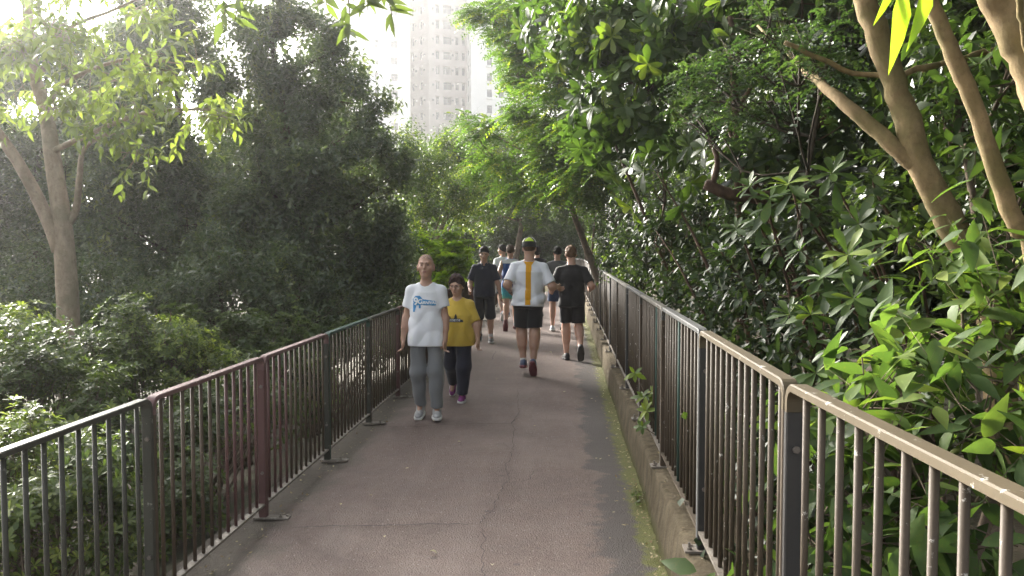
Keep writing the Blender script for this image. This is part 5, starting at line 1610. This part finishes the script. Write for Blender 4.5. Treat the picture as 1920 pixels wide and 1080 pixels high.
    # ---- face
    if pose.get('face', True):
        for sg in (1, -1):
            a = Field(HC + hx * sg * .033 * hs_ + hy * .09 * hs_ - .05, HC + hx * sg * .033 * hs_ + hy * .09 * hs_ + .05, .003)
            a.ell(HC + hx * sg * .033 * hs_ + hy * .0895 * hs_ + hz_ * .006 * hs_, np.array([.0145, .008, .0042]) * hs_, HM, 0)
            a.mesh('eye', M_EYE, root, 1)
            a = Field(HC + hx * sg * .034 * hs_ + hy * .09 * hs_ - .06, HC + hx * sg * .034 * hs_ + hy * .09 * hs_ + .06, .003)
            a.cone(HC + hx * sg * .016 * hs_ + hy * .101 * hs_ + hz_ * .026 * hs_, HC + hx * sg * .052 * hs_ + hy * .086 * hs_ + hz_ * .030 * hs_, .0045 * hs_, .003 * hs_, 0)
            a.mesh('eyebrow', fit.get('brow', M_BROW), root, 1)
        a = Field(HC + hy * .09 * hs_ - hz_ * .06 * hs_ - .06, HC + hy * .09 * hs_ - hz_ * .06 * hs_ + .06, .003)
        a.ell(HC + hy * .0955 * hs_ - hz_ * .0575 * hs_, np.array([.0235, .0065, .0042]) * hs_, HM, 0)
        a.ell(HC + hy * .0955 * hs_ - hz_ * .0665 * hs_, np.array([.020, .0065, .0045]) * hs_, HM, 0)
        a.mesh('lips', M_LIP, root, 1)
    info = dict(root=root, HC=HC, HM=HM, hs=hs_, s=s, Pl=Pl, T=T, NB=NB, J=J, SH=SH, shirt=shirt)
    return info

def bvh_of(o):
    me = o.data
    return BVHTree.FromPolygons([v.co[:] for v in me.vertices], [p.vertices[:] for p in me.polygons])

def print_on(info, side, verts2, faces, mat, name, off=.004):
    """flat print laid on the shirt: (across as the viewer reads it, height) in metres"""
    bv = bvh_of(info['shirt']); sg = 1 if side == 'front' else -1
    out = []
    for (a, z) in verts2:
        o = Vector((-a * sg if side == 'front' else a, sg * 1.0, z))
        hit = bv.ray_cast(o, Vector((0, -sg, 0)))
        yy = hit[0].y if hit[0] is not None else 0
        out.append((o.x, yy + sg * off, z))
    me = bpy.data.meshes.new(name); me.from_pydata(out, [], faces); me.update()
    return link(name, me, mat, info['shirt'])

def grid_print(info, side, inside, x0, x1, z0, z1, mat, name, step=.004, off=.004):
    vs, fs, ids = [], [], {}
    def vid(i, j):
        if (i, j) not in ids:
            ids[(i, j)] = len(vs); vs.append((x0 + i * step, z0 + j * step))
        return ids[(i, j)]
    for i in range(int((x1 - x0) / step)):
        for j in range(int((z1 - z0) / step)):
            if inside(x0 + (i + .5) * step, z0 + (j + .5) * step):
                fs.append((vid(i, j), vid(i + 1, j), vid(i + 1, j + 1), vid(i, j + 1)))
    return print_on(info, side, vs, fs, mat, name, off)

def text_2d(body, size, cx, cz, shear=0.0, bold=.0):
    cu = bpy.data.curves.new('lettering', 'FONT'); cu.body = body; cu.size = size; cu.align_x = 'CENTER'; cu.align_y = 'CENTER'; cu.shear = shear; cu.offset = bold; cu.resolution_u = 3
    o = bpy.data.objects.new('lettering', cu); COL.objects.link(o)
    dg = bpy.context.evaluated_depsgraph_get()
    me = bpy.data.meshes.new_from_object(o.evaluated_get(dg))
    vs = [(v.co.x + cx, v.co.y + cz) for v in me.vertices]; fs = [tuple(p.vertices) for p in me.polygons]
    bpy.data.objects.remove(o); bpy.data.meshes.remove(me); bpy.data.curves.remove(cu)
    return vs, fs

D = lambda *a: a
FWD = (0, 1, 0)
# ---------------------------------------------------------------- 1 bald man in white T-shirt, walking toward the camera
M_WT = mat_cloth('white_cotton', (.70, .71, .74), .9, .22, .04)
M_GT = mat_cloth('grey_trouser_cloth', (.17, .175, .18))
M_SHG = mat_simple('grey_white_shoe', (.34, .34, .34), .7, .35, 28, .3)
def at_feet(px, py): 
    g_ = G(px, py); return float(g_[0]), float(g_[1])
x1, y1 = at_feet(800, 786)
p1 = person('bald man in a white printed T-shirt and grey trousers walking toward the camera', x1, y1, math.pi + .02, 1.625,
    dict(lean=-.02, leg_r=((.0, .06, -1), (-.02, -.30, -1), (.05, 1, -.28)), leg_l=((-.05, .13, -1), (-.02, -.04, -1), (-.12, 1, .0)),
         arm_r=((.20, -.06, -1), (.14, .22, -1), (.0, .16, -1)), arm_l=((-.16, .02, -1), (-.03, .20, -1), (.1, .25, -1)), palm_r=(-.3, 1, 0), palm_l=(.3, 1, 0), curl_r=.8, curl_l=.9, hpitch=-.13, hroll=.02),
    dict(shirt=dict(mat=M_WT, hem=-.17, w=1.01, sleeve=.62, cuff=.076, wrinkle=.007), legs=dict(name='trousers', mat=M_GT, len=1.93, w=.92, knee=.082, cuff=.066, wrinkle=.006), shoe=dict(mat=M_SHG, sole=M_SOLE), shoulder=.95, head=1.07, ear=1.15, neck=.98, brow=M_BROW),
    dict(mat=HAIR_GREY, thick=.0015, front=.08, back=-.05, noise=.0005), SKIN_A, .007)
z0 = p1['NB'][2]
M_BLUE = mat_simple('blue_print', (.045, .24, .50), .7, .15, 60, 0); M_WPR = mat_simple('white_print', (.72, .74, .76), .8, .05, 60, 0)
cxp, czp = -.070, z0 - .175
def blob(x, z):
    a = (x - cxp) / .050; b = (z - czp) / .048
    if a * a + b * b < 1 + .08 * math.sin(7 * math.atan2(b, a)): return True
    if cxp + .02 < x < cxp + .185 and abs(z - (czp - .012 - .10 * (x - cxp - .02))) < .030 - .05 * (x - cxp - .02): return True
    if 0 < czp - .03 - z < .085 and abs(x - (cxp - .028 - .35 * (z - czp + .03) * -1 * .4)) < .020 - .12 * (czp - .03 - z): return True
    if 0 < czp - .03 - z < .05 and abs(x - (cxp + .022)) < .010: return True
    return False
grid_print(p1, 'front', blob, -.19, .17, czp - .13, czp + .07, M_BLUE, 'shirt_print')
for body, size, cx, cz, sh_, bo in (('9', .105, cxp - .018, czp - .012, .0, .003), ('C', .062, cxp + .022, czp - .012, .15, .0025), ('ARNIVAL', .040, cxp + .108, czp - .022, .18, .0016)):
    v2, f2 = text_2d(body, size, cx, cz, sh_, bo)
    print_on(p1, 'front', v2, f2, M_WPR, 'lettering', .0085)

# ---------------------------------------------------------------- 2 woman in yellow
M_YT = mat_cloth('yellow_cotton', (.52, .36, .055), .9, .25)
M_NV = mat_cloth('navy_trouser_cloth', (.022, .022, .036))
M_MAG = mat_simple('magenta_shoe', (.20, .03, .16), .6, .3, 30, .2)
x2, y2 = at_feet(862, 752)
p2 = person('woman in a yellow T-shirt and navy trousers behind the bald man', x2 - .02, y2, math.pi - .06, 1.40,
    dict(lean=.04, leg_r=((.06, -.25, -1), (.1, -.9, -1), (.05, .6, -.9)), leg_l=((-.02, .16, -1), (.06, -.02, -1), (-.05, 1, .02)),
         arm_r=((.22, -.05, -1), (.1, .2, -1), (0, .2, -1)), arm_l=((-.34, .05, -1), (-.12, .12, -1), (.02, .15, -1)), palm_l=(.4, 1, 0), palm_r=(-.4, 1, 0), curl_l=1.0, hpitch=.16, hyaw=-.12),
    dict(shirt=dict(mat=M_YT, hem=-.15, w=1.26, belly=.045, sleeve=.88, cuff=.080, wrinkle=.009), legs=dict(name='trousers', mat=M_NV, len=1.95, w=1.2, knee=.104, cuff=.072, wrinkle=.004), shoe=dict(mat=M_MAG, sole=M_SOLE), shoulder=1.05, head=1.12, girth=1.2, arm=1.2),
    dict(mat=HAIR_CURL, thick=.018, front=.062, back=-.085, curls=True, noise=.006, nape=True), SKIN_B, .007)
# glasses
HC, HM_, hs2 = p2['HC'], p2['HM'], p2['hs']
gb = MB()
for sg in (1, -1):
    c = HC + HM_ @ (np.array([sg * .034, .112, .006]) * hs2)
    ring = [c + HM_ @ (np.array([.026 * math.cos(a), 0, .018 * math.sin(a)]) * hs2) for a in np.linspace(0, 2 * math.pi, 17)]
    gb.tube(ring, .0014, 5)
    gb.tube([HC + HM_ @ (np.array([sg * .060, .112, .010]) * hs2), HC + HM_ @ (np.array([sg * .082, .0, .006]) * hs2)], .002, 5)
gb.tube([HC + HM_ @ (np.array([-.008, .114, .008]) * hs2), HC + HM_ @ (np.array([.008, .114, .008]) * hs2)], .002, 5)
gb.build('glasses', M_BLACKP, p2['root'])
zz2 = p2['NB'][2] - .235
M_DPR = mat_simple('dark_print', (.03, .03, .035), .8, .1, 60, 0); M_GPR = mat_simple('pale_grey_print', (.55, .55, .56), .8, .1, 60, 0)
def sky_(x, z):
    if zz2 - .028 < z < zz2 and -.10 < x < .085 - .3 * (z - zz2): return True
    w = zz2 + .012 + .05 * max(0, math.sin(x * 90 + 1)) * (1 if x > -.02 else .5)
    return zz2 <= z < w and -.09 < x < .062
grid_print(p2, 'front', sky_, -.12, .12, zz2 - .04, zz2 + .09, M_DPR, 'shirt_print')
def lt(x, z):
    if not (zz2 - .020 < z < zz2 + .004 and -.09 < x < .06): return False
    t = (x + .09) / .019; f = t - int(t)
    return f < .68 and not (.22 < f < .45 and -.012 < z - zz2 + .004 < .004)
grid_print(p2, 'front', lt, -.12, .12, zz2 - .04, zz2 + .02, M_GPR, 'lettering', .003, .008)

# ---------------------------------------------------------------- 3 man in navy polo
M_NP = mat_cloth('navy_polo_cloth', (.016, .018, .034))
M_BK = mat_cloth('black_shorts_cloth', (.016, .015, .020))
M_BWS = mat_simple('black_shoe', (.03, .03, .034), .6, .3, 30, .2)
x3, y3 = at_feet(908, 643)
p3 = person('man in a navy polo shirt and long dark shorts walking toward the camera', x3, y3, math.pi + .05, 1.73,
    dict(lean=.03, leg_r=((.02, -.05, -1), (.0, -.6, -1), (.05, 1, -.55)), leg_l=((-.06, .16, -1), (-.02, -.03, -1), (-.1, 1, .03)),
         arm_r=((.34, -.12, -1), (-.05, .85, -.62), (-.3, .8, -.35)), arm_l=((-.30, .0, -1), (-.22, .15, -1), (-.05, .2, -1)), palm_r=(-.2, .1, 1), palm_l=(.3, 1, 0), curl_r=1.1, curl_l=.8, hpitch=.16),
    dict(shirt=dict(mat=M_NP, hem=-.10, w=1.04, sleeve=.82, cuff=.078, vneck=True, wrinkle=.003), legs=dict(name='shorts', mat=M_BK, len=1.12, w=1.04, knee=.094, cuff=.096, wrinkle=.003), shoe=dict(mat=M_BWS, sole=M_SOLE, sock=.10), head=1.04, shoulder=1.0),
    dict(mat=HAIR_BLACK, thick=.016, front=.05, back=-.05, noise=.004), SKIN_A, .009)
a = p3['J']['wrl']; wb = MB(); dirw = nrm(p3['J']['wrl'] - p3['J']['ell'])
wb.tube([a - dirw * .02, a - dirw * .008], .031, 10); wb.build('bracelet', M_BLACKP, p3['root'])
cb = Field(p3['NB'] - .15, p3['NB'] + .15, .007)
for sg in (1, -1):
    cb.cone(p3['NB'] + np.array([sg * .068, -.03, .02]), p3['NB'] + np.array([sg * .030, .085, -.03]), .014, .016, .01)
cb.cone(p3['NB'] + np.array([.068, -.03, .02]), p3['NB'] + np.array([-.068, -.03, .02]), .014, .014, .01)
cb.mesh('collar', M_NP, p3['shirt'])

# ---------------------------------------------------------------- 4 runner in white with an orange stripe and a cap, seen from behind
M_WR = mat_cloth('white_running_cloth', (.66, .67, .71), .75, .28, .04)
M_ORG = mat_cloth('orange_stripe_cloth', (.62, .30, .012), .8, .2)
M_BSH = mat_cloth('black_running_shorts', (.016, .014, .017), .8)
M_BLS = mat_simple('dark_blue_running_shoe', (.05, .07, .13), .6, .4, 30, .3)
run = 'runners heading away along the path'
x4, y4 = at_feet(990, 703)
p4 = person('big runner in a white shirt with an orange stripe down the back and a cap', x4, y4, .0, 1.76,
    dict(lean=.06, twist=.06, roll=.03, leg_r=((.01, .0, -1), (-.05, -.24, -1), (.05, .62, -.78)), leg_l=((-.01, .20, -1), (.07, -.14, -1), (-.05, 1, -.12)),
         arm_r=((.42, -.28, -.9), (.30, .90, -.05), (.2, .8, -.3)), arm_l=((-.34, -.55, -.9), (.12, .92, -.45), (.5, .8, -.3)), palm_r=(-.1, .0, 1), palm_l=(.1, 0, 1), curl_r=1.1, curl_l=1.1, hpitch=.12, face=True),
    dict(shirt=dict(mat=M_WR, hem=-.105, w=1.18, sleeve=.84, cuff=.078, wrinkle=.009, belly=.02), legs=dict(name='shorts', mat=M_BSH, len=.86, w=1.12, cuff=.104), shoe=dict(mat=M_BLS, sole=M_SOLE_R, sock=.055), shoulder=1.16, girth=1.18, arm=1.3, leg=1.08, calf=1.36, neck=1.18, head=1.05),
    dict(mat=HAIR_BROWN, thick=.004, front=.05, back=-.06, noise=.001), SKIN_A, .0075)
zt = p4['NB'][2]
def stripe(x, z):
    t = (zt - z)
    if t < .012 or t > .60: return False
    w = .037 + .050 * max(0, 1 - t / .075) ** 1.5
    return abs(x - .012 + .015 * t) < w
grid_print(p4, 'back', stripe, -.10, .11, zt - .64, zt - .01, M_ORG, 'stripe', .006, .003)
# cap
HC, HM_, hs4 = p4['HC'], p4['HM'], p4['hs']
M_CAPB = mat_cloth('black_cap_cloth', (.02, .02, .02)); M_NEON = mat_cloth('neon_green_cap_cloth', (.42, .56, .04)); M_CAPW = mat_cloth('pale_cap_cloth', (.60, .62, .52))
cf = Field(HC - .22, HC + .22, .006)
up4, fw4, rt4 = HM_[:, 2], HM_[:, 1], HM_[:, 0]
cf.ell(HC + up4 * .028 * hs4 - fw4 * .008 * hs4, np.array([.094, .113, .112]) * hs4, HM_, 0, cuts=[(HC + up4 * .005 * hs4, -up4)])
cf.ell(HC + up4 * .028 * hs4 + fw4 * .115 * hs4, np.array([.072, .085, .010]) * hs4, HM_, .01)
cap = cf.mesh('cap', M_CAPB, p4['root'])
def cap_patch(name, mat, a0, a1, e0, e1, off, n=10):
    vs, fs = [], []
    for i in range(n + 1):
        for j in range(n + 1):
            az = a0 + (a1 - a0) * i / n; el_ = (e0(az) if callable(e0) else e0); eh = (e1(az) if callable(e1) else e1)
            el = el_ + (eh - el_) * j / n
            l = np.array([math.sin(az) * math.cos(el) * (.094 + off), -math.cos(az) * math.cos(el) * (.113 + off), math.sin(el) * (.112 + off)]) * hs4
            vs.append(tuple(HC + up4 * .028 * hs4 - fw4 * .008 * hs4 + HM_ @ l))
    for i in range(n):
        for j in range(n):
            q_ = i * (n + 1) + j; fs.append((q_, q_ + n + 1, q_ + n + 2, q_ + 1))
    me = bpy.data.meshes.new(name); me.from_pydata(vs, [], fs); me.update()
    for p_ in me.polygons: p_.use_smooth = True
    link(name, me, mat, cap)
cap_patch('cap_panel', M_NEON, -.75, .75, .42, lambda a: .42 + .62 * math.cos(a * 1.9), .005)
cap_patch('cap_panel', M_CAPW, -1.35, -.95, .35, 1.15, .005)
cap_patch('cap_panel', M_CAPW, .95, 1.35, .35, 1.15, .005)
wb = MB(); a = p4['J']['wrl']; dirw = nrm(a - p4['J']['ell'])
wb.tube([a - dirw * .035, a - dirw * .012], .034, 12); wb.build('wristwatch', M_BLACKP, p4['root'])

# ---------------------------------------------------------------- 5 runner in black
M_BKT = mat_cloth('black_running_shirt', (.017, .015, .016), .85)
M_BKS = mat_simple('black_running_shoe', (.035, .033, .034), .65, .4, 30, .3)
x5, y5 = at_feet(1072, 675)
p5 = person('runner in a black shirt and black shorts with short reddish hair', x5, y5, .04, 1.765,
    dict(lean=.08, twist=-.08, roll=-.02, leg_r=((.04, .02, -1), (.04, -.95, -.85), (.03, .5, -.87)), leg_l=((-.0, .12, -1), (.02, -.16, -1), (-.1, 1, -.02)),
         arm_r=((.42, -.40, -.85), (-.05, .95, -.25), (-.2, .9, .1)), arm_l=((-.40, -.25, -.9), (-.0, .95, -.35), (.2, .9, .0)), palm_r=(-.1, 0, 1), palm_l=(.1, 0, 1), curl_r=1.2, curl_l=1.2, hpitch=.18, hroll=-.05),
    dict(shirt=dict(mat=M_BKT, hem=-.13, w=1.08, sleeve=.78, cuff=.076, wrinkle=.008), legs=dict(name='shorts', mat=M_BSH, len=.82, w=1.08, cuff=.100), shoe=dict(mat=M_BKS, sole=M_SOLE_D), shoulder=1.10, arm=1.15, leg=1.0, calf=1.22, girth=1.05, neck=1.08, head=1.0),
    dict(mat=HAIR_RED, thick=.014, front=.05, back=-.075, noise=.003, freq=90), SKIN_C, .0085)

# ---------------------------------------------------------------- 6 runner in blue tank top
M_BLT = mat_cloth('blue_tank_cloth', (.018, .075, .27), .8); M_WTK = mat_cloth('white_tank_cloth', (.68, .69, .70), .8)
m, N, L, B_ = new_mat('turquoise_lime_cloth')
tc = N.new('ShaderNodeTexCoord'); sp = N.new('ShaderNodeSeparateXYZ'); L.new(tc.outputs['Object'], sp.inputs[0])
ns = _noise(N, L, 14, 4, .6, tc.outputs['Object'])
zc_ = _math(N, L, 'ADD', sp.outputs[2], _math(N, L, 'MULTIPLY', ns.outputs[0], .12))
L.new(_ramp(N, L, zc_, [(.60, (.45, .55, .12)), (.70, (.22, .48, .22)), (.80, (.03, .32, .36)), (.92, (.02, .24, .34))]).outputs[0], B_.inputs['Base Color']); B_.inputs['Roughness'].default_value = .8
M_TUR = m
M_PNK = mat_simple('pink_dark_running_shoe', (.10, .05, .06), .6, .5, 30, .3)
x6, y6 = at_feet(957, 619)
p6 = person('runner in a blue and white tank top and turquoise lime shorts', x6, y6, .03, 1.74,
    dict(lean=.06, twist=.05, leg_r=((.02, .10, -1), (.02, -.22, -1), (.05, 1, -.35)), leg_l=((-.0, -.05, -1), (-.0, -.55, -1), (-.05, .25, -1)),
         arm_r=((.45, -.3, -.9), (0, .9, -.35), (0, 1, 0)), arm_l=((-.30, -.45, -.9), (.15, .95, -.25), (.3, .9, 0)), palm_r=(0, 0, 1), palm_l=(0, 0, 1), curl_r=1.1, curl_l=1.1, hpitch=.15),
    dict(shirt=dict(mat=M_BLT, hem=-.10, w=.98, sleeve=0, wrinkle=.004), legs=dict(name='shorts', mat=M_TUR, len=.72, w=1.05, cuff=.118), shoe=dict(mat=M_PNK, sole=M_SOLE_R), shoulder=1.0, leg=1.0),
    dict(mat=HAIR_BROWN, thick=.016, front=.05, back=-.06, noise=.004, nape=False), SKIN_C, .010, group=run)
zt = p6['NB'][2]
grid_print(p6, 'back', lambda x, z: (zt - .10 < z < zt - .01) and abs(x) < .17, -.18, .18, zt - .12, zt, M_WTK, 'shoulder_panel', .01, .003)

# ---------------------------------------------------------------- 7 companion in white and black beyond him
x7 = float(P(944, 560, 20.2)[0])
p7 = person('runner in a white shirt with dark sleeves half hidden beyond the blue tank top', x7, 20.2, .35, 1.74,
    dict(lean=.06, leg_r=((.02, .25, -1), (.02, -.3, -1), (.05, 1, -.2)), leg_l=((-.0, -.1, -1), (-.0, -.5, -1), (-.05, .5, -1)),
         arm_r=((.35, -.3, -.9), (0, .9, -.35), (0, 1, 0)), arm_l=((-.30, -.45, -.9), (.15, .95, -.25), (.3, .9, 0)), palm_r=(0, 0, 1), palm_l=(0, 0, 1), curl_r=1.1, curl_l=1.1, hyaw=.9, hpitch=.05),
    dict(shirt=dict(mat=M_WTK, hem=-.12, w=1.0, sleeve=.7, wrinkle=.004), legs=dict(name='shorts', mat=M_BSH, len=.8, w=1.05, cuff=.112), shoe=dict(mat=M_BLS, sole=M_SOLE), shoulder=1.0),
    dict(mat=HAIR_BLACK, thick=.014, front=.05, back=-.06, noise=.003), SKIN_B, .012, group=run)

# ---------------------------------------------------------------- 8 runner in grey beside the runner in black
M_GRT = mat_cloth('grey_running_shirt', (.12, .12, .125), .85); M_BLSH = mat_cloth('blue_running_shorts', (.03, .05, .12), .85)
M_WSH = mat_simple('white_running_shoe', (.45, .47, .52), .6, .3, 30, .3)
x8 = float(P(1045, 560, 17.6)[0])
p8 = person('runner in a grey T-shirt and blue shorts beyond the runner in black', x8, 17.6, .0, 1.74,
    dict(lean=.06, leg_r=((.02, .2, -1), (.02, -.5, -1), (.05, 1, -.5)), leg_l=((-.02, .06, -1), (-.0, -.16, -1), (-.05, 1, -.05)),
         arm_r=((.4, -.3, -.9), (0, .9, -.35), (0, 1, 0)), arm_l=((-.32, -.35, -.9), (.1, .95, -.3), (.3, .9, 0)), palm_r=(0, 0, 1), palm_l=(0, 0, 1), curl_r=1.1, curl_l=1.1, hyaw=.15, hpitch=.1),
    dict(shirt=dict(mat=M_GRT, hem=-.12, w=1.02, sleeve=.75, wrinkle=.004), legs=dict(name='shorts', mat=M_BLSH, len=.72, w=1.05, cuff=.112), shoe=dict(mat=M_WSH, sole=M_SOLE), shoulder=1.02),
    dict(mat=HAIR_BLACK, thick=.014, front=.05, back=-.055, noise=.003), SKIN_C, .012, group=run)

# ---------------------------------------------------------------- 9 dark haired runner hidden beyond the white shirt
x9 = float(P(1007, 560, 21)[0])
p9 = person('dark haired runner in black glimpsed past the cap of the white shirted runner', x9, 21, .0, 1.74,
    dict(lean=.06, leg_r=((.02, .2, -1), (.02, -.3, -1), (.05, 1, -.2)), leg_l=((-.02, .0, -1), (-.0, -.3, -1), (-.05, 1, -.3)),
         arm_r=((.2, -.3, -.9), (0, .9, -.35), (0, 1, 0)), arm_l=((-.2, -.35, -.9), (.1, .95, -.3), (.3, .9, 0)), palm_r=(0, 0, 1), palm_l=(0, 0, 1), curl_r=1.1, curl_l=1.1, hpitch=.1),
    dict(shirt=dict(mat=M_BKT, hem=-.12, w=.95, sleeve=.75, wrinkle=.004), legs=dict(name='shorts', mat=M_BSH, len=.8, w=1.0, cuff=.108), shoe=dict(mat=M_BKS, sole=M_SOLE_D), shoulder=.95),
    dict(mat=HAIR_BLACK, thick=.02, front=.05, back=-.09, noise=.004, nape=True), SKIN_B, .012, group=run)
# ================================================================== fallen leaves
M_DRY = mat_leaf('dry_leaf', [(0, (.16, .10, .05)), (.5, (.34, .27, .15)), (1, (.62, .56, .40))], .7, .1)
DRY = []
for k in range(4):
    tv, tt, tq = leaf_shape('ell', .2 + .05 * k, .5, -.35 + .2 * k)
    me = mesh_np('fallen_leaf', tv, tt, tq, smooth=True, v=np.full(len(tv), .15 + .27 * k)); me.materials.append(M_DRY); DRY.append(me)
def fallen(px, py, sz, k, label, z=.014, group=None):
    c = G(px, py, z)
    o = tag(link('fallen_leaf', DRY[k], None, None, (float(c[0]), float(c[1]), z + .006)), label, 'leaf', group)
    o.scale = (sz,) * 3; o.rotation_euler = (random.uniform(-.15, .15), random.uniform(-.15, .15), random.uniform(0, 6.28))
fallen(806, 1034, .045, 3, 'pale curled dry leaf lying left of the long crack near the camera')
fallen(923, 1062, .035, 3, 'small dry leaf beside the long crack at the bottom edge')
fallen(722, 1006, .028, 2, 'tiny dry leaf just below the long straight crack')
fallen(858, 829, .035, 2, 'dry leaf on the open path below the bald man')
gl = 'dry leaves scattered over the path'
for (px, py, sz, k, lab) in ((700, 930, .03, 1, 'brown dry leaf above the left end of the straight crack'), (640, 945, .028, 2, 'small dry leaf nearest the maroon post of the left railing'), (1060, 735, .04, 3, 'pale dry leaf on the path ahead of the runner in black'), (1112, 748, .03, 2, 'dry leaf on the dark damp edge below the runner in black'),
        (1000, 800, .025, 1, 'dark dry leaf right of the long crack level with the bald man'), (1165, 985, .035, 1, 'brown leaf beside the nearest weed at the kerb'), (1120, 860, .03, 2, 'dry leaf in the damp strip level with the sprig'), (760, 880, .03, 2, 'dry leaf between the bald man and the straight crack'),
        (930, 712, .04, 1, 'brown leaf on the path left of the white shirted runner'), (1030, 660, .05, 3, 'pale leaf between the two big runners')):
    fallen(px, py, sz, k, lab, group=gl)
# litter gathered along the foot of the kerb and the left railing, and on the kerb's top
def litter(name, label, n, xf, y0, y1, zf, sz=(.012, .032)):
    y = y0 + (y1 - y0) * rng.random(n) ** 1.5; x = xf(n, y)
    p = np.stack([x, y, zf(n)], -1)
    d = nrm(np.stack([rng.normal(size=n), rng.normal(size=n), rng.normal(0, .15, n)], -1)); nn = np.array([0, 0, 1.0]) + rng.normal(0, .3, (n, 3))
    nn = nrm(nn - d * np.sum(nn * d, -1, keepdims=True)); l = rng.uniform(*sz, n); r_ = np.cross(d, nn)
    tv, tt, tq = leaf_shape('kite', .28, .4, -.25)
    V = p[:, None] + l[:, None, None] * (tv[None, :, 0, None] * r_[:, None] + tv[None, :, 1, None] * d[:, None] + tv[None, :, 2, None] * nn[:, None])
    T = (tt[None] + np.arange(n)[:, None, None] * 4).reshape(-1, 3)
    o = link(name, mesh_np(name, V.reshape(-1, 3), T, v=np.repeat(rng.uniform(0, .85, n), 4)), M_DRY)
    tag(o, label, kind='stuff')
litter('leaf_litter', 'dry leaf litter gathered along the mossy foot of the kerb', 900, lambda n, y: .556 - np.abs(rng.normal(0, .075, n)), 3.5, 26, lambda n: rng.uniform(-.004, .012, n))
litter('leaf_litter', 'bits of dry leaf on the dirt beside the left railing', 420, lambda n, y: -1.78 - np.abs(rng.normal(0, .14, n)), 3.5, 20, lambda n: rng.uniform(-.015, .004, n))
litter('leaf_litter', 'bits of dry leaf on top of the concrete kerb', 260, lambda n, y: rng.uniform(.61, .85, n), 3, 22, lambda n: .316 + rng.uniform(0, .006, n))
# ================================================================== haze
hm = bpy.data.materials.new('glare_haze'); hm.use_nodes = True
hn, hl = hm.node_tree.nodes, hm.node_tree.links
for n in list(hn):
    if n.type != 'OUTPUT_MATERIAL': hn.remove(n)
pv = hn.new('ShaderNodeVolumePrincipled')
pv.inputs['Color'].default_value = (1.0, 1.0, 1.0, 1)
pv.inputs['Density'].default_value = 0.0014
pv.inputs['Anisotropy'].default_value = 0.86
hl.new(pv.outputs[0], hn['Material Output'].inputs['Volume'])
hz = MB().box(-310, 310, -45, 420, -7.5, 53.5).build('haze', hm)  # even haze volume, added also to imitate the veil of lens glare
tag(hz, 'pale haze over the whole place, added to stand in for lens glare as well', kind='stuff')
